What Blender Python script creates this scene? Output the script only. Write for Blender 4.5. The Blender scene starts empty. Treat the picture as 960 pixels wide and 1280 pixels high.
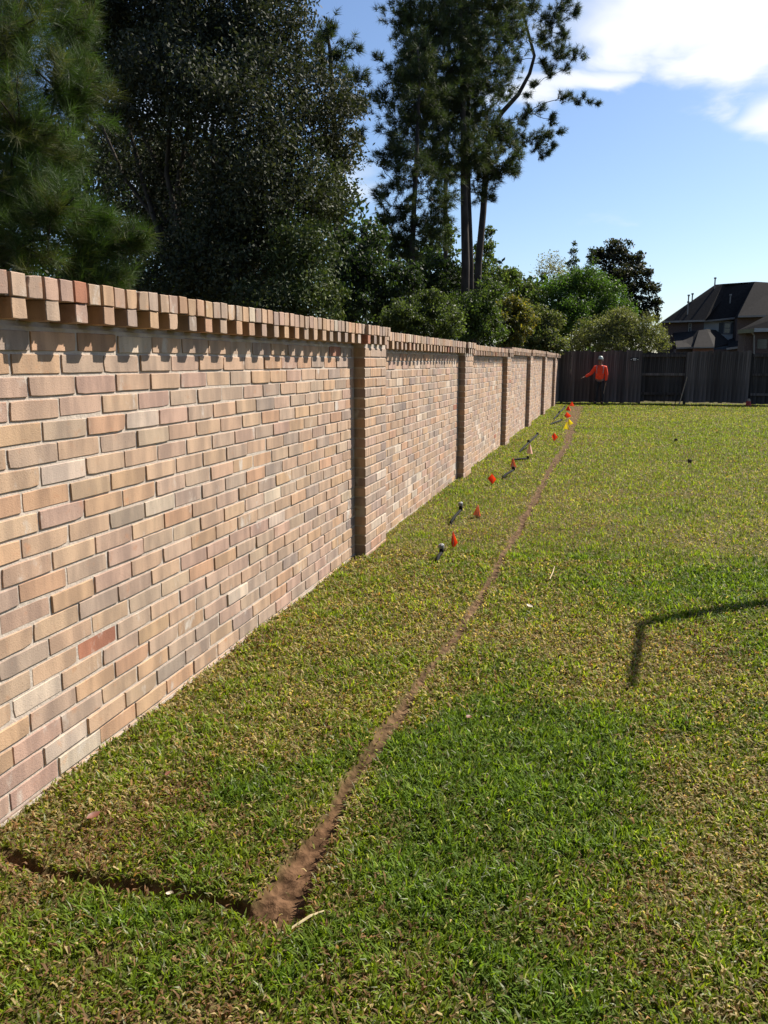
import bpy, bmesh, math, random
import numpy as np
from mathutils import Vector, Matrix, noise as mnoise

random.seed(7)
rng = np.random.default_rng(11)
scene = bpy.context.scene
COL = scene.collection
R = math.radians

# ------------------------------------------------------------------ camera
FPX = 1000.0                      # focal length in pixels of a 960 x 1280 frame
CAM = np.array([1.8676, 0.0, 1.515])
PITCH, YAW = R(10.647), R(15.543)
HD = np.array([-math.sin(YAW), math.cos(YAW), 0.0])
RT = np.array([math.cos(YAW), math.sin(YAW), 0.0])
FW = HD * math.cos(PITCH) + np.array([0, 0, -math.sin(PITCH)])
UP = np.cross(RT, FW)
cam_data = bpy.data.cameras.new('camera')
cam = bpy.data.objects.new('camera', cam_data)
COL.objects.link(cam)
cam.matrix_world = Matrix(((RT[0], UP[0], -FW[0], CAM[0]), (RT[1], UP[1], -FW[1], CAM[1]),
                           (RT[2], UP[2], -FW[2], CAM[2]), (0, 0, 0, 1)))
cam_data.sensor_fit = 'VERTICAL'
cam_data.sensor_height = 32.0
cam_data.sensor_width = 24.0
cam_data.lens = FPX / 1280 * 32.0
cam_data.clip_start = 0.05
cam_data.clip_end = 3000
scene.camera = cam

# ------------------------------------------------------------------ light
SUN_AZ, SUN_EL = R(39), R(44.5)   # azimuth from +Y towards +X
SUN = np.array([math.sin(SUN_AZ) * math.cos(SUN_EL), math.cos(SUN_AZ) * math.cos(SUN_EL), math.sin(SUN_EL)])
sun_d = bpy.data.lights.new('sun', 'SUN')
sun_d.energy = 5.0
sun_d.angle = R(0.5)
sun_d.color = (1.0, 0.93, 0.82)
sun_o = bpy.data.objects.new('sun', sun_d)
COL.objects.link(sun_o)
sun_o.rotation_euler = Vector(SUN).to_track_quat('Z', 'Y').to_euler()
sun_o.location = (30, 30, 40)

world = bpy.data.worlds.new('World')
scene.world = world
world.use_nodes = True


def build_world():
    nt = world.node_tree
    nt.nodes.clear()
    N, L = nt.nodes.new, nt.links.new
    out = N('ShaderNodeOutputWorld')
    bg = N('ShaderNodeBackground')
    bg.inputs['Strength'].default_value = 0.062
    sky = N('ShaderNodeTexSky')
    sky.sky_type = 'NISHITA'
    sky.sun_disc = False
    sky.sun_elevation = SUN_EL
    sky.sun_rotation = SUN_AZ
    sky.air_density = 1.0
    sky.dust_density = 0.7
    sky.ozone_density = 1.6
    sky.altitude = 0
    tc = N('ShaderNodeTexCoord')

    def vmath(op, a=None, b=None):
        n = N('ShaderNodeVectorMath'); n.operation = op
        for i, v in enumerate((a, b)):
            if v is None: continue
            if isinstance(v, (tuple, list)): n.inputs[i].default_value = v
            else: L(v, n.inputs[i])
        return n

    def m(op, a=None, b=None, c=None, clamp=False):
        n = N('ShaderNodeMath'); n.operation = op; n.use_clamp = clamp
        for i, v in enumerate((a, b, c)):
            if v is None: continue
            if isinstance(v, (int, float)): n.inputs[i].default_value = v
            else: L(v, n.inputs[i])
        return n.outputs[0]
    d = vmath('NORMALIZE', tc.outputs['Generated']).outputs[0]
    sep = N('ShaderNodeSeparateXYZ'); L(d, sep.inputs[0])
    x, y, z = sep.outputs
    # a flat cloud layer: project the view direction on to a plane overhead
    zz = m('MAXIMUM', z, 0.02)
    k = m('DIVIDE', 1.0, m('ADD', zz, 0.22))
    cx, cy = m('MULTIPLY', x, k), m('MULTIPLY', y, k)
    comb = N('ShaderNodeCombineXYZ'); L(cx, comb.inputs[0]); L(cy, comb.inputs[1])
    warp = N('ShaderNodeTexNoise'); warp.inputs['Scale'].default_value = 2.2
    warp.inputs['Detail'].default_value = 3
    L(comb.outputs[0], warp.inputs['Vector'])
    ws = vmath('SCALE', warp.outputs['Color']); ws.inputs['Scale'].default_value = 0.35
    p = vmath('ADD', comb.outputs[0], ws.outputs[0]).outputs[0]
    n1 = N('ShaderNodeTexNoise')
    n1.inputs['Scale'].default_value = 2.6
    n1.inputs['Detail'].default_value = 9
    n1.inputs['Roughness'].default_value = 0.52
    L(vmath('ADD', p, (3.7, 1.3, 0.0)).outputs[0], n1.inputs['Vector'])
    dens = n1.outputs['Fac']

    # cloud banks: soft ellipses in azimuth / elevation (degrees) that gather the noise
    az = m('MULTIPLY', m('ARCTAN2', x, y), 180 / math.pi)
    el = m('MULTIPLY', m('ARCSINE', z), 180 / math.pi)
    az_w = m('ADD', az, m('MULTIPLY', m('SUBTRACT', warp.outputs['Fac'], 0.5), 16))
    el_w = m('ADD', el, m('MULTIPLY', m('SUBTRACT', n1.outputs['Fac'], 0.5), 9))
    tot = None
    for (a0, e0, ra, re, amp) in CLOUDS:
        da = m('DIVIDE', m('SUBTRACT', az_w, a0), ra)
        de = m('DIVIDE', m('SUBTRACT', el_w, e0), re)
        r2 = m('ADD', m('MULTIPLY', da, da), m('MULTIPLY', de, de))
        g = m('MULTIPLY', m('POWER', 2.718, m('MULTIPLY', r2, -1.0)), amp)
        tot = g if tot is None else m('MAXIMUM', tot, g)
    dens = m('ADD', dens, tot)
    ramp = N('ShaderNodeMapRange')
    ramp.interpolation_type = 'SMOOTHSTEP'
    ramp.inputs['From Min'].default_value = 0.68
    ramp.inputs['From Max'].default_value = 1.12
    L(dens, ramp.inputs['Value'])
    # thin with distance above the horizon so that no hard band forms
    lowfade = N('ShaderNodeMapRange')
    lowfade.inputs['From Min'].default_value = 0.02
    lowfade.inputs['From Max'].default_value = 0.14
    L(z, lowfade.inputs['Value'])
    fac = m('MULTIPLY', ramp.outputs[0], lowfade.outputs[0])
    # sky colour: a camera-like blue, paler low down
    tint = N('ShaderNodeMix'); tint.data_type = 'RGBA'; tint.blend_type = 'MULTIPLY'
    tint.inputs['Factor'].default_value = 1.0
    L(sky.outputs[0], tint.inputs['A'])
    tint.inputs['B'].default_value = (1.04, 1.14, 1.30, 1)
    mix = N('ShaderNodeMix'); mix.data_type = 'RGBA'
    L(fac, mix.inputs['Factor'])
    L(tint.outputs['Result'], mix.inputs['A'])
    mix.inputs['B'].default_value = (9.6, 9.8, 10.0, 1)
    L(mix.outputs['Result'], bg.inputs['Color'])
    L(bg.outputs[0], out.inputs[0])


# azimuth, elevation, half widths (degrees), strength
CLOUDS = [(4.5, 20.0, 8.6, 4.4, 0.78), (14, 21.0, 10, 5.0, 0.85), (10.5, 14.0, 4.2, 2.2, 0.74), (-3.0, 16.8, 6.5, 1.5, 0.58),
          (-20, 12, 4, 1.8, 0.42), (-29, 15, 8, 3.0, 0.40), (48, 24, 12, 5, 0.40), (95, 28, 14, 5, 0.40), (-110, 26, 14, 5, 0.38)]
build_world()
scene.view_settings.view_transform = 'Standard'
scene.view_settings.look = 'None'
scene.view_settings.exposure = 0.85
scene.view_settings.gamma = 1.0
scene.view_settings.use_curve_mapping = False
scene.render.film_transparent = False
scene.cycles.max_bounces = 6
scene.cycles.transparent_max_bounces = 4
scene.cycles.caustics_reflective = False
scene.cycles.caustics_refractive = False
scene.cycles.use_denoising = True


# ------------------------------------------------------------------ helpers
def ray(px, py):
    return FW + RT * (px - 480) / FPX - UP * (py - 640) / FPX


def at(px, py, depth):
    """the point that stands `depth` metres ahead, for laying out things at their real distance"""
    return CAM + ray(px, py) * depth


def gnd(px, py, z=0.0):
    r = ray(px, py)
    return CAM + r * ((z - CAM[2]) / r[2])


def project(P):
    v = np.asarray(P) - CAM
    d = v @ FW
    return np.stack([480 + FPX * (v @ RT) / d, 640 - FPX * (v @ UP) / d, d], -1)


def tag(o, label=None, cat=None, group=None, kind=None):
    if label: o['label'] = label
    if cat: o['category'] = cat
    if group: o['group'] = group
    if kind: o['kind'] = kind
    return o


def link(o, parent=None):
    COL.objects.link(o)
    if parent is not None:
        o.parent = parent
    return o


def empty(name, loc=(0, 0, 0), rz=0.0):
    o = bpy.data.objects.new(name, None)
    o.empty_display_size = 0.2
    o.location = loc
    o.rotation_euler = (0, 0, rz)
    return link(o)


def mesh_obj(name, verts, faces, mat, parent=None, smooth=False, col=None):
    me = bpy.data.meshes.new(name)
    me.from_pydata([tuple(map(float, v)) for v in verts], [], faces)
    me.update()
    if smooth:
        me.polygons.foreach_set('use_smooth', np.ones(len(me.polygons), dtype=bool))
    if mat is not None:
        me.materials.append(mat)
    if col is not None:
        a = me.color_attributes.new('col', 'FLOAT_COLOR', 'POINT')
        a.data.foreach_set('color', np.asarray(col, dtype=np.float32).ravel())
    return link(bpy.data.objects.new(name, me), parent)


def np_mesh(name, verts, idx, nper, mat, parent=None, col=None, smooth=False, vec=None):
    """fast mesh: idx is (F, nper) or a list of (idx, nper)"""
    me = bpy.data.meshes.new(name)
    blocks = idx if isinstance(idx, list) else [(idx, nper)]
    loops = np.concatenate([b.ravel() for b, n in blocks]).astype(np.int32)
    totals = np.concatenate([np.full(len(b), n, dtype=np.int32) for b, n in blocks])
    starts = np.concatenate([[0], np.cumsum(totals)[:-1]]).astype(np.int32)
    me.vertices.add(len(verts)); me.loops.add(len(loops)); me.polygons.add(len(totals))
    me.vertices.foreach_set('co', np.asarray(verts, dtype=np.float32).ravel())
    me.loops.foreach_set('vertex_index', loops)
    me.polygons.foreach_set('loop_start', starts)
    me.polygons.foreach_set('loop_total', totals)
    me.polygons.foreach_set('use_smooth', np.full(len(totals), bool(smooth)))
    me.update(calc_edges=True)
    me.validate()
    if col is not None:
        a = me.color_attributes.new('col', 'FLOAT_COLOR', 'POINT')
        c = np.ones((len(verts), 4), dtype=np.float32); c[:, :col.shape[1]] = col
        a.data.foreach_set('color', c.ravel())
    if mat is not None:
        me.materials.append(mat)
    return link(bpy.data.objects.new(name, me), parent)


class MB:
    """collects shapes into one mesh"""
    def __init__(self):
        self.v, self.f = [], []

    def add(self, vs, fs):
        n = len(self.v)
        self.v += [tuple(v) for v in vs]
        self.f += [tuple(i + n for i in f) for f in fs]

    def box(self, lo, hi, jit=0.0):
        x0, y0, z0 = lo; x1, y1, z1 = hi
        vs = [(x0, y0, z0), (x1, y0, z0), (x1, y1, z0), (x0, y1, z0), (x0, y0, z1), (x1, y0, z1), (x1, y1, z1), (x0, y1, z1)]
        if jit:
            vs = [tuple(c + random.uniform(-jit, jit) for c in v) for v in vs]
        self.add(vs, [(3, 2, 1, 0), (4, 5, 6, 7), (0, 1, 5, 4), (1, 2, 6, 5), (2, 3, 7, 6), (3, 0, 4, 7)])

    def obox(self, c, ax, ay, az):
        """oriented box: centre and three half-axis vectors"""
        c, ax, ay, az = map(np.asarray, (c, ax, ay, az))
        vs = [c + sx * ax + sy * ay + sz * az for sz in (-1, 1) for sx, sy in ((-1, -1), (1, -1), (1, 1), (-1, 1))]
        self.add(vs, [(3, 2, 1, 0), (4, 5, 6, 7), (0, 1, 5, 4), (1, 2, 6, 5), (2, 3, 7, 6), (3, 0, 4, 7)])

    def tube(self, pts, radii, seg=8, cap=True):
        pts = [np.asarray(p, dtype=float) for p in pts]
        if np.isscalar(radii): radii = [radii] * len(pts)
        rings = []
        ref = np.array([0.31, 0.52, 0.79])
        for i, p in enumerate(pts):
            a = pts[max(i - 1, 0)]; b = pts[min(i + 1, len(pts) - 1)]
            t = (b - a); t /= (np.linalg.norm(t) + 1e-9)
            u = np.cross(t, ref); u /= (np.linalg.norm(u) + 1e-9)
            w = np.cross(t, u)
            rings.append([p + radii[i] * (math.cos(2 * math.pi * k / seg) * u + math.sin(2 * math.pi * k / seg) * w) for k in range(seg)])
        vs = [v for r in rings for v in r]
        fs = []
        for i in range(len(pts) - 1):
            for k in range(seg):
                a, b = i * seg + k, i * seg + (k + 1) % seg
                fs.append((a, b, b + seg, a + seg))
        if cap:
            fs.append(tuple(reversed(range(seg))))
            fs.append(tuple(range((len(pts) - 1) * seg, len(pts) * seg)))
        self.add(vs, fs)

    def poly(self, pts, thick=0.0, nrm=(0, 0, -1)):
        n = len(pts)
        if not thick:
            self.add(pts, [tuple(range(n))]); return
        o = np.asarray(nrm, dtype=float) * thick
        vs = list(pts) + [np.asarray(p) + o for p in pts]
        self.add(vs, [tuple(range(n)), tuple(reversed(range(n, 2 * n)))] + [(i, i + n, (i + 1) % n + n, (i + 1) % n) for i in range(n)])

    def build(self, name, mat, parent=None, smooth=False):
        return mesh_obj(name, self.v, self.f, mat, parent, smooth)


# value noise on the plane
_LAT = rng.random((256, 256))


def vnoise(x, y, s):
    u, v = np.asarray(x) * s + 37.2, np.asarray(y) * s + 91.7
    i, j = np.floor(u).astype(int), np.floor(v).astype(int)
    fu, fv = u - i, v - j
    fu, fv = fu * fu * (3 - 2 * fu), fv * fv * (3 - 2 * fv)
    g = lambda a, b: _LAT[a % 256, b % 256]
    return (g(i, j) * (1 - fu) + g(i + 1, j) * fu) * (1 - fv) + (g(i, j + 1) * (1 - fu) + g(i + 1, j + 1) * fu) * fv


def fbm(x, y, s, o=4):
    t, a, n = 0, 1.0, 0.0
    for k in range(o):
        t = t + a * vnoise(x + 13.1 * k, y - 7.7 * k, s * 2 ** k); n += a; a *= 0.55
    return t / n


# ------------------------------------------------------------------ materials
def new_mat(name):
    m = bpy.data.materials.new(name)
    m.use_nodes = True
    nt = m.node_tree
    return m, nt, nt.nodes['Principled BSDF'], nt.nodes.new, nt.links.new


def simple_mat(name, c, rough=0.7, var=0.25, scale=8.0, bump=0.0, bscale=60.0, spec=0.5, metal=0.0, stretch=None):
    m, nt, b, N, L = new_mat(name)
    tc = N('ShaderNodeTexCoord')
    vec = tc.outputs['Object']
    if stretch:
        mp = N('ShaderNodeMapping'); mp.inputs['Scale'].default_value = stretch
        L(vec, mp.inputs['Vector']); vec = mp.outputs[0]
    n = N('ShaderNodeTexNoise'); n.inputs['Scale'].default_value = scale; n.inputs['Detail'].default_value = 6
    L(vec, n.inputs['Vector'])
    r = N('ShaderNodeValToRGB')
    r.color_ramp.elements[0].position = 0.28
    r.color_ramp.elements[1].position = 0.72
    r.color_ramp.elements[0].color = (*[v * (1 - var) for v in c], 1)
    r.color_ramp.elements[1].color = (*[min(1, v * (1 + var)) for v in c], 1)
    L(n.outputs['Fac'], r.inputs['Fac'])
    L(r.outputs[0], b.inputs['Base Color'])
    b.inputs['Roughness'].default_value = rough
    b.inputs['Specular IOR Level'].default_value = spec
    b.inputs['Metallic'].default_value = metal
    if bump:
        n2 = N('ShaderNodeTexNoise'); n2.inputs['Scale'].default_value = bscale; n2.inputs['Detail'].default_value = 4
        L(vec, n2.inputs['Vector'])
        bp = N('ShaderNodeBump'); bp.inputs['Strength'].default_value = bump; bp.inputs['Distance'].default_value = 0.01
        L(n2.outputs['Fac'], bp.inputs['Height']); L(bp.outputs[0], b.inputs['Normal'])
    return m


def leaf_mat(name, rough=0.4, transl=0.35, spec=0.5, tcol=(1.0, 1.15, 0.45)):
    m, nt, b, N, L = new_mat(name)
    at_ = N('ShaderNodeAttribute'); at_.attribute_name = 'col'
    L(at_.outputs['Color'], b.inputs['Base Color'])
    b.inputs['Roughness'].default_value = rough
    b.inputs['Specular IOR Level'].default_value = spec
    tr = N('ShaderNodeBsdfTranslucent')
    mx = N('ShaderNodeMix'); mx.data_type = 'RGBA'; mx.blend_type = 'MULTIPLY'; mx.inputs['Factor'].default_value = 1
    L(at_.outputs['Color'], mx.inputs['A']); mx.inputs['B'].default_value = (*[v * 1.5 for v in tcol], 1)
    L(mx.outputs['Result'], tr.inputs['Color'])
    ms = N('ShaderNodeMixShader'); ms.inputs[0].default_value = transl
    L(b.outputs[0], ms.inputs[1]); L(tr.outputs[0], ms.inputs[2])
    L(ms.outputs[0], nt.nodes['Material Output'].inputs['Surface'])
    return m


def brick_mat(name, per_object):
    m, nt, b, N, L = new_mat(name)
    tc = N('ShaderNodeTexCoord')
    geo = N('ShaderNodeNewGeometry')
    if per_object:
        oi = N('ShaderNodeObjectInfo')
        tint = oi.outputs['Color']
        sc = N('ShaderNodeVectorMath'); sc.operation = 'SCALE'
        cmb = N('ShaderNodeCombineXYZ')
        L(oi.outputs['Random'], cmb.inputs[0]); L(oi.outputs['Random'], cmb.inputs[1]); L(oi.outputs['Random'], cmb.inputs[2])
        L(cmb.outputs[0], sc.inputs[0]); sc.inputs['Scale'].default_value = 37.0
        ad = N('ShaderNodeVectorMath'); ad.operation = 'ADD'
        L(tc.outputs['Object'], ad.inputs[0]); L(sc.outputs[0], ad.inputs[1])
        vec = ad.outputs[0]
    else:
        a = N('ShaderNodeAttribute'); a.attribute_name = 'col'
        tint = a.outputs['Color']
        vec = tc.outputs['Object']

    def noise(scale, detail, stretch=(1, 1, 1), rough=0.55):
        mp = N('ShaderNodeMapping'); mp.inputs['Scale'].default_value = stretch
        L(vec, mp.inputs['Vector'])
        n = N('ShaderNodeTexNoise'); n.inputs['Scale'].default_value = scale
        n.inputs['Detail'].default_value = detail; n.inputs['Roughness'].default_value = rough
        L(mp.outputs[0], n.inputs['Vector'])
        return n.outputs['Fac']

    def mixc(fac, A, B, mode='MIX'):
        x = N('ShaderNodeMix'); x.data_type = 'RGBA'; x.blend_type = mode
        if isinstance(fac, (int, float)): x.inputs['Factor'].default_value = fac
        else: L(fac, x.inputs['Factor'])
        for k, v in (('A', A), ('B', B)):
            if isinstance(v, tuple): x.inputs[k].default_value = (*v, 1)
            else: L(v, x.inputs[k])
        return x.outputs['Result']

    def ramp(v, a, bb):
        r = N('ShaderNodeMapRange'); r.inputs['From Min'].default_value = a; r.inputs['From Max'].default_value = bb
        r.interpolation_type = 'SMOOTHSTEP'
        L(v, r.inputs['Value']); return r.outputs[0]
    streak = noise(11, 4, (1, 1.0, 0.22))          # drag marks run down the face
    blot = noise(16, 5)
    fine = noise(190, 3)
    c = mixc(ramp(streak, 0.34, 0.68), mixc(1.0, tint, (0.76, 0.75, 0.75), 'MULTIPLY'), mixc(1.0, tint, (1.18, 1.15, 1.10), 'MULTIPLY'))
    c = mixc(ramp(blot, 0.60, 0.80), c, mixc(1.0, tint, (1.02, 0.80, 0.66), 'MULTIPLY'))
    # mortar smears and efflorescence
    c = mixc(ramp(noise(7, 6, (1, 1, 0.6), 0.65), 0.60, 0.74), c, (0.53, 0.465, 0.40))
    # kiln burns
    c = mixc(ramp(noise(5.5, 5, (1, 1, 0.5), 0.6), 0.72, 0.80), c, (0.10, 0.09, 0.095))
    c = mixc(ramp(fine, 0.60, 0.74), c, mixc(1.0, c, (0.62, 0.60, 0.58), 'MULTIPLY'))
    L(c, b.inputs['Base Color'])
    b.inputs['Roughness'].default_value = 0.88
    b.inputs['Specular IOR Level'].default_value = 0.25
    ad2 = N('ShaderNodeMath'); ad2.operation = 'ADD'
    L(fine, ad2.inputs[0]); L(streak, ad2.inputs[1])
    bp = N('ShaderNodeBump'); bp.inputs['Strength'].default_value = 0.35; bp.inputs['Distance'].default_value = 0.004
    L(ad2.outputs[0], bp.inputs['Height']); L(bp.outputs[0], b.inputs['Normal'])
    return m


M_BRICK = brick_mat('brick', True)
M_BRICKS = brick_mat('brick_field', False)
M_MORTAR = simple_mat('mortar', (0.47, 0.400, 0.335), 0.95, 0.16, 22, 0.35, 90, 0.15)
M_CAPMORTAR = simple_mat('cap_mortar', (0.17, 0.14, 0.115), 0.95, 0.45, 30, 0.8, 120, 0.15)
M_GRASS = leaf_mat('grass_blade', 0.6, 0.45, 0.18, (1.0, 0.98, 0.40))
M_LEAF = leaf_mat('tree_leaf', 0.72, 0.14, 0.25)
M_SHRUB = leaf_mat('shrub_leaf', 0.55, 0.38, 0.25)
M_NEEDLE = leaf_mat('pine_needle', 0.62, 0.22, 0.22)
M_BARK = simple_mat('pine_bark', (0.050, 0.041, 0.036), 0.95, 0.5, 6, 1.0, 14, 0.1, stretch=(1, 1, 0.25))
M_BARKD = simple_mat('dark_bark', (0.06, 0.05, 0.042), 0.95, 0.45, 8, 0.8, 20, 0.1, stretch=(1, 1, 0.3))
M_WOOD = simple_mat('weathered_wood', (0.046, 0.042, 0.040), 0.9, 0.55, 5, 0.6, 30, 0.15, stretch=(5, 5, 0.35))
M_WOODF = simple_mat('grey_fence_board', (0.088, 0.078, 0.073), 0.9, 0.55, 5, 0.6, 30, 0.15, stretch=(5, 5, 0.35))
def vary_by_object(m, lo=0.6, hi=1.5):
    nt = m.node_tree; b = nt.nodes['Principled BSDF']; src = b.inputs['Base Color'].links[0].from_socket
    oi = nt.nodes.new('ShaderNodeObjectInfo'); mr = nt.nodes.new('ShaderNodeMapRange')
    mr.inputs['To Min'].default_value = lo; mr.inputs['To Max'].default_value = hi
    nt.links.new(oi.outputs['Random'], mr.inputs['Value'])
    vm = nt.nodes.new('ShaderNodeVectorMath'); vm.operation = 'SCALE'
    nt.links.new(src, vm.inputs[0]); nt.links.new(mr.outputs[0], vm.inputs['Scale'])
    nt.links.new(vm.outputs[0], b.inputs['Base Color'])


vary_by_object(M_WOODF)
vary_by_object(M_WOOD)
M_WOODL = simple_mat('bare_wood', (0.33, 0.27, 0.20), 0.9, 0.3, 5, 0.4, 30, 0.15, stretch=(5, 5, 0.35))
M_BLACK = simple_mat('black_poly_tube', (0.010, 0.010, 0.011), 0.8, 0.3, 30, spec=0.15)
M_GREY = simple_mat('grey_plastic', (0.24, 0.24, 0.25), 0.5, 0.3, 40)
M_WIRE = simple_mat('steel_wire', (0.35, 0.34, 0.33), 0.4, 0.2, 40, metal=0.8)


def flag_mat(name, c, tr=0.45):
    m, nt, b, N, L = new_mat(name)
    tc = N('ShaderNodeTexCoord')
    n = N('ShaderNodeTexNoise'); n.inputs['Scale'].default_value = 30; L(tc.outputs['Object'], n.inputs['Vector'])
    r = N('ShaderNodeValToRGB')
    r.color_ramp.elements[0].color = (*[v * .75 for v in c], 1); r.color_ramp.elements[1].color = (*c, 1)
    L(n.outputs['Fac'], r.inputs['Fac']); L(r.outputs[0], b.inputs['Base Color'])
    b.inputs['Roughness'].default_value = 0.4
    t = N('ShaderNodeBsdfTranslucent'); L(r.outputs[0], t.inputs['Color'])
    ms = N('ShaderNodeMixShader'); ms.inputs[0].default_value = tr
    L(b.outputs[0], ms.inputs[1]); L(t.outputs[0], ms.inputs[2])
    L(ms.outputs[0], nt.nodes['Material Output'].inputs['Surface'])
    return m


# ------------------------------------------------------------------ ground
TY = np.array([1.80, 2.0, 2.2, 2.5, 2.8, 3.35, 4.0, 5.0, 6.5, 8.5, 11.5, 15.0, 20.0, 24.0, 28.6])
TX = np.array([1.050, 1.050, 1.050, 1.030, 1.045, 1.065, 1.09, 1.12, 1.135, 1.13, 1.115, 1.18, 1.03, 0.92, 0.84])
TW = np.array([0.125, 0.118, 0.100, 0.074, 0.062, 0.060, 0.058, 0.060, 0.064, 0.075, 0.095, 0.12, 0.24, 0.32, 0.42])
TD = np.array([0.040, 0.040, 0.036, 0.032, 0.026, 0.024, 0.022, 0.022, 0.02, 0.02, 0.018, 0.016, 0.012, 0.010, 0.008])


def smooth01(t):
    t = np.clip(t, 0, 1); return t * t * (3 - 2 * t)


def trench(x, y):
    """0..1: how far inside the cut (long run and short return), and its depth"""
    x, y = np.asarray(x, float), np.asarray(y, float)
    wob = (fbm(x * 0, y, 3.1, 3) - 0.5) * 0.05
    xc = np.interp(y, TY, TX) + wob
    hw = np.interp(y, TY, TW) * (0.5 + 0.35 * (vnoise(x * 0 + 5, y, 4.0) - 0.5))
    a = 1 - smooth01((np.abs(x - xc) - hw * 0.72) / (hw * 0.6))
    a = a * smooth01((y - 1.775) / 0.03) * (1 - smooth01((y - 28.4) / 0.5))
    yc = np.interp(x, [0.08, 0.3, 0.47, 0.67, 0.83, 1.0], [1.87, 1.825, 1.83, 1.85, 1.84, 1.825]) + (fbm(x, y * 0, 7.0, 3) - 0.5) * 0.03
    hb = 0.020 + 0.016 * (vnoise(x, y * 0 + 3, 9.0) - 0.3)
    b = 1 - smooth01((np.abs(y - yc) - hb * 0.7) / (hb * 0.7))
    b = b * smooth01((x - 0.07) / 0.04) * (1 - smooth01((x - 1.06) / 0.03))
    depth = np.maximum(a * np.interp(y, TY, TD), b * 0.038)
    return np.maximum(a, b), depth


def ground_h(x, y):
    _, d = trench(x, y)
    return -d + (fbm(x, y, 1.3, 3) - 0.5) * 0.03


def build_ground():
    xs = np.unique(np.concatenate([-np.geomspace(0.3, 600, 26)[::-1] - 0.0, np.arange(-0.2, 0.96, 0.035), np.arange(0.90, 1.24, 0.011),
                                   np.arange(1.24, 5.0, 0.06), np.arange(5, 12, 0.3), np.geomspace(12, 600, 22)]))
    ys = np.unique(np.concatenate([-np.geomspace(0.5, 60, 10)[::-1], np.arange(0.0, 1.72, 0.06), np.arange(1.72, 1.96, 0.009),
                                   np.arange(1.96, 4, 0.03), np.arange(4, 12, 0.07), np.arange(12, 32, 0.14), np.geomspace(32, 900, 34)]))
    X, Y = np.meshgrid(xs, ys, indexing='ij')
    Z = ground_h(X, Y) + trench(X, Y)[0] * (fbm(X, Y, 22.0, 3) - 0.5) * 0.035
    near = (X > -0.5) & (X < 14) & (Y > -1) & (Y < 34)
    Z = np.where(near, Z, -0.01)
    t, _ = trench(X, Y)
    t = np.where(near, np.sqrt(np.clip(t, 0, 1)), 0)
    corner = t * np.interp(Y, [2.3, 3.2], [1.0, 0.22])
    tan = t * np.interp(Y, [2.3, 3.2], [0.0, 1.0])
    verts = np.stack([X, Y, Z], -1).reshape(-1, 3)
    nx, ny = X.shape
    i, j = np.meshgrid(np.arange(nx - 1), np.arange(ny - 1), indexing='ij')
    a = (i * ny + j).ravel()
    idx = np.stack([a, a + ny, a + ny + 1, a + 1], -1)
    col = np.stack([corner.ravel(), tan.ravel(), np.zeros(t.size)], -1)
    m, nt, b, N, L = new_mat('soil_and_thatch')
    at_ = N('ShaderNodeAttribute'); at_.attribute_name = 'col'
    sp = N('ShaderNodeSeparateColor'); L(at_.outputs['Color'], sp.inputs[0])
    g = N('ShaderNodeNewGeometry')
    n = N('ShaderNodeTexNoise'); n.inputs['Scale'].default_value = 26; n.inputs['Detail'].default_value = 8
    L(g.outputs['Position'], n.inputs['Vector'])
    n2 = N('ShaderNodeTexNoise'); n2.inputs['Scale'].default_value = 0.9; n2.inputs['Detail'].default_value = 5
    L(g.outputs['Position'], n2.inputs['Vector'])

    def ramp(v, c0, c1, p0=.3, p1=.7):
        r = N('ShaderNodeValToRGB')
        r.color_ramp.elements[0].color = (*c0, 1); r.color_ramp.elements[1].color = (*c1, 1)
        r.color_ramp.elements[0].position = p0; r.color_ramp.elements[1].position = p1
        L(v, r.inputs['Fac']); return r.outputs[0]

    def mixc(f, A, B):
        x = N('ShaderNodeMix'); x.data_type = 'RGBA'; L(f, x.inputs['Factor']); L(A, x.inputs['A']); L(B, x.inputs['B'])
        return x.outputs['Result']
    base = mixc(n2.outputs['Fac'], ramp(n.outputs['Fac'], (0.035, 0.040, 0.010), (0.11, 0.10, 0.034)), ramp(n.outputs['Fac'], (0.05, 0.042, 0.015), (0.15, 0.115, 0.05)))
    soil = ramp(n.outputs['Fac'], (0.045, 0.024, 0.012), (0.165, 0.092, 0.050), .35, .68)
    tanc = ramp(n.outputs['Fac'], (0.050, 0.030, 0.016), (0.19, 0.120, 0.065), .35, .68)
    L(mixc(sp.outputs[0], mixc(sp.outputs[1], base, tanc), soil), b.inputs['Base Color'])
    b.inputs['Roughness'].default_value = 1.0
    b.inputs['Specular IOR Level'].default_value = 0.1
    bp = N('ShaderNodeBump'); bp.inputs['Strength'].default_value = 1.0; bp.inputs['Distance'].default_value = 0.02
    L(n.outputs['Fac'], bp.inputs['Height']); L(bp.outputs[0], b.inputs['Normal'])
    o = np_mesh('ground', verts, idx, 4, m, col=col, smooth=True)
    tag(o, 'lawn soil with a narrow dug trench running along the wall', None, kind='structure')


build_ground()


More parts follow.
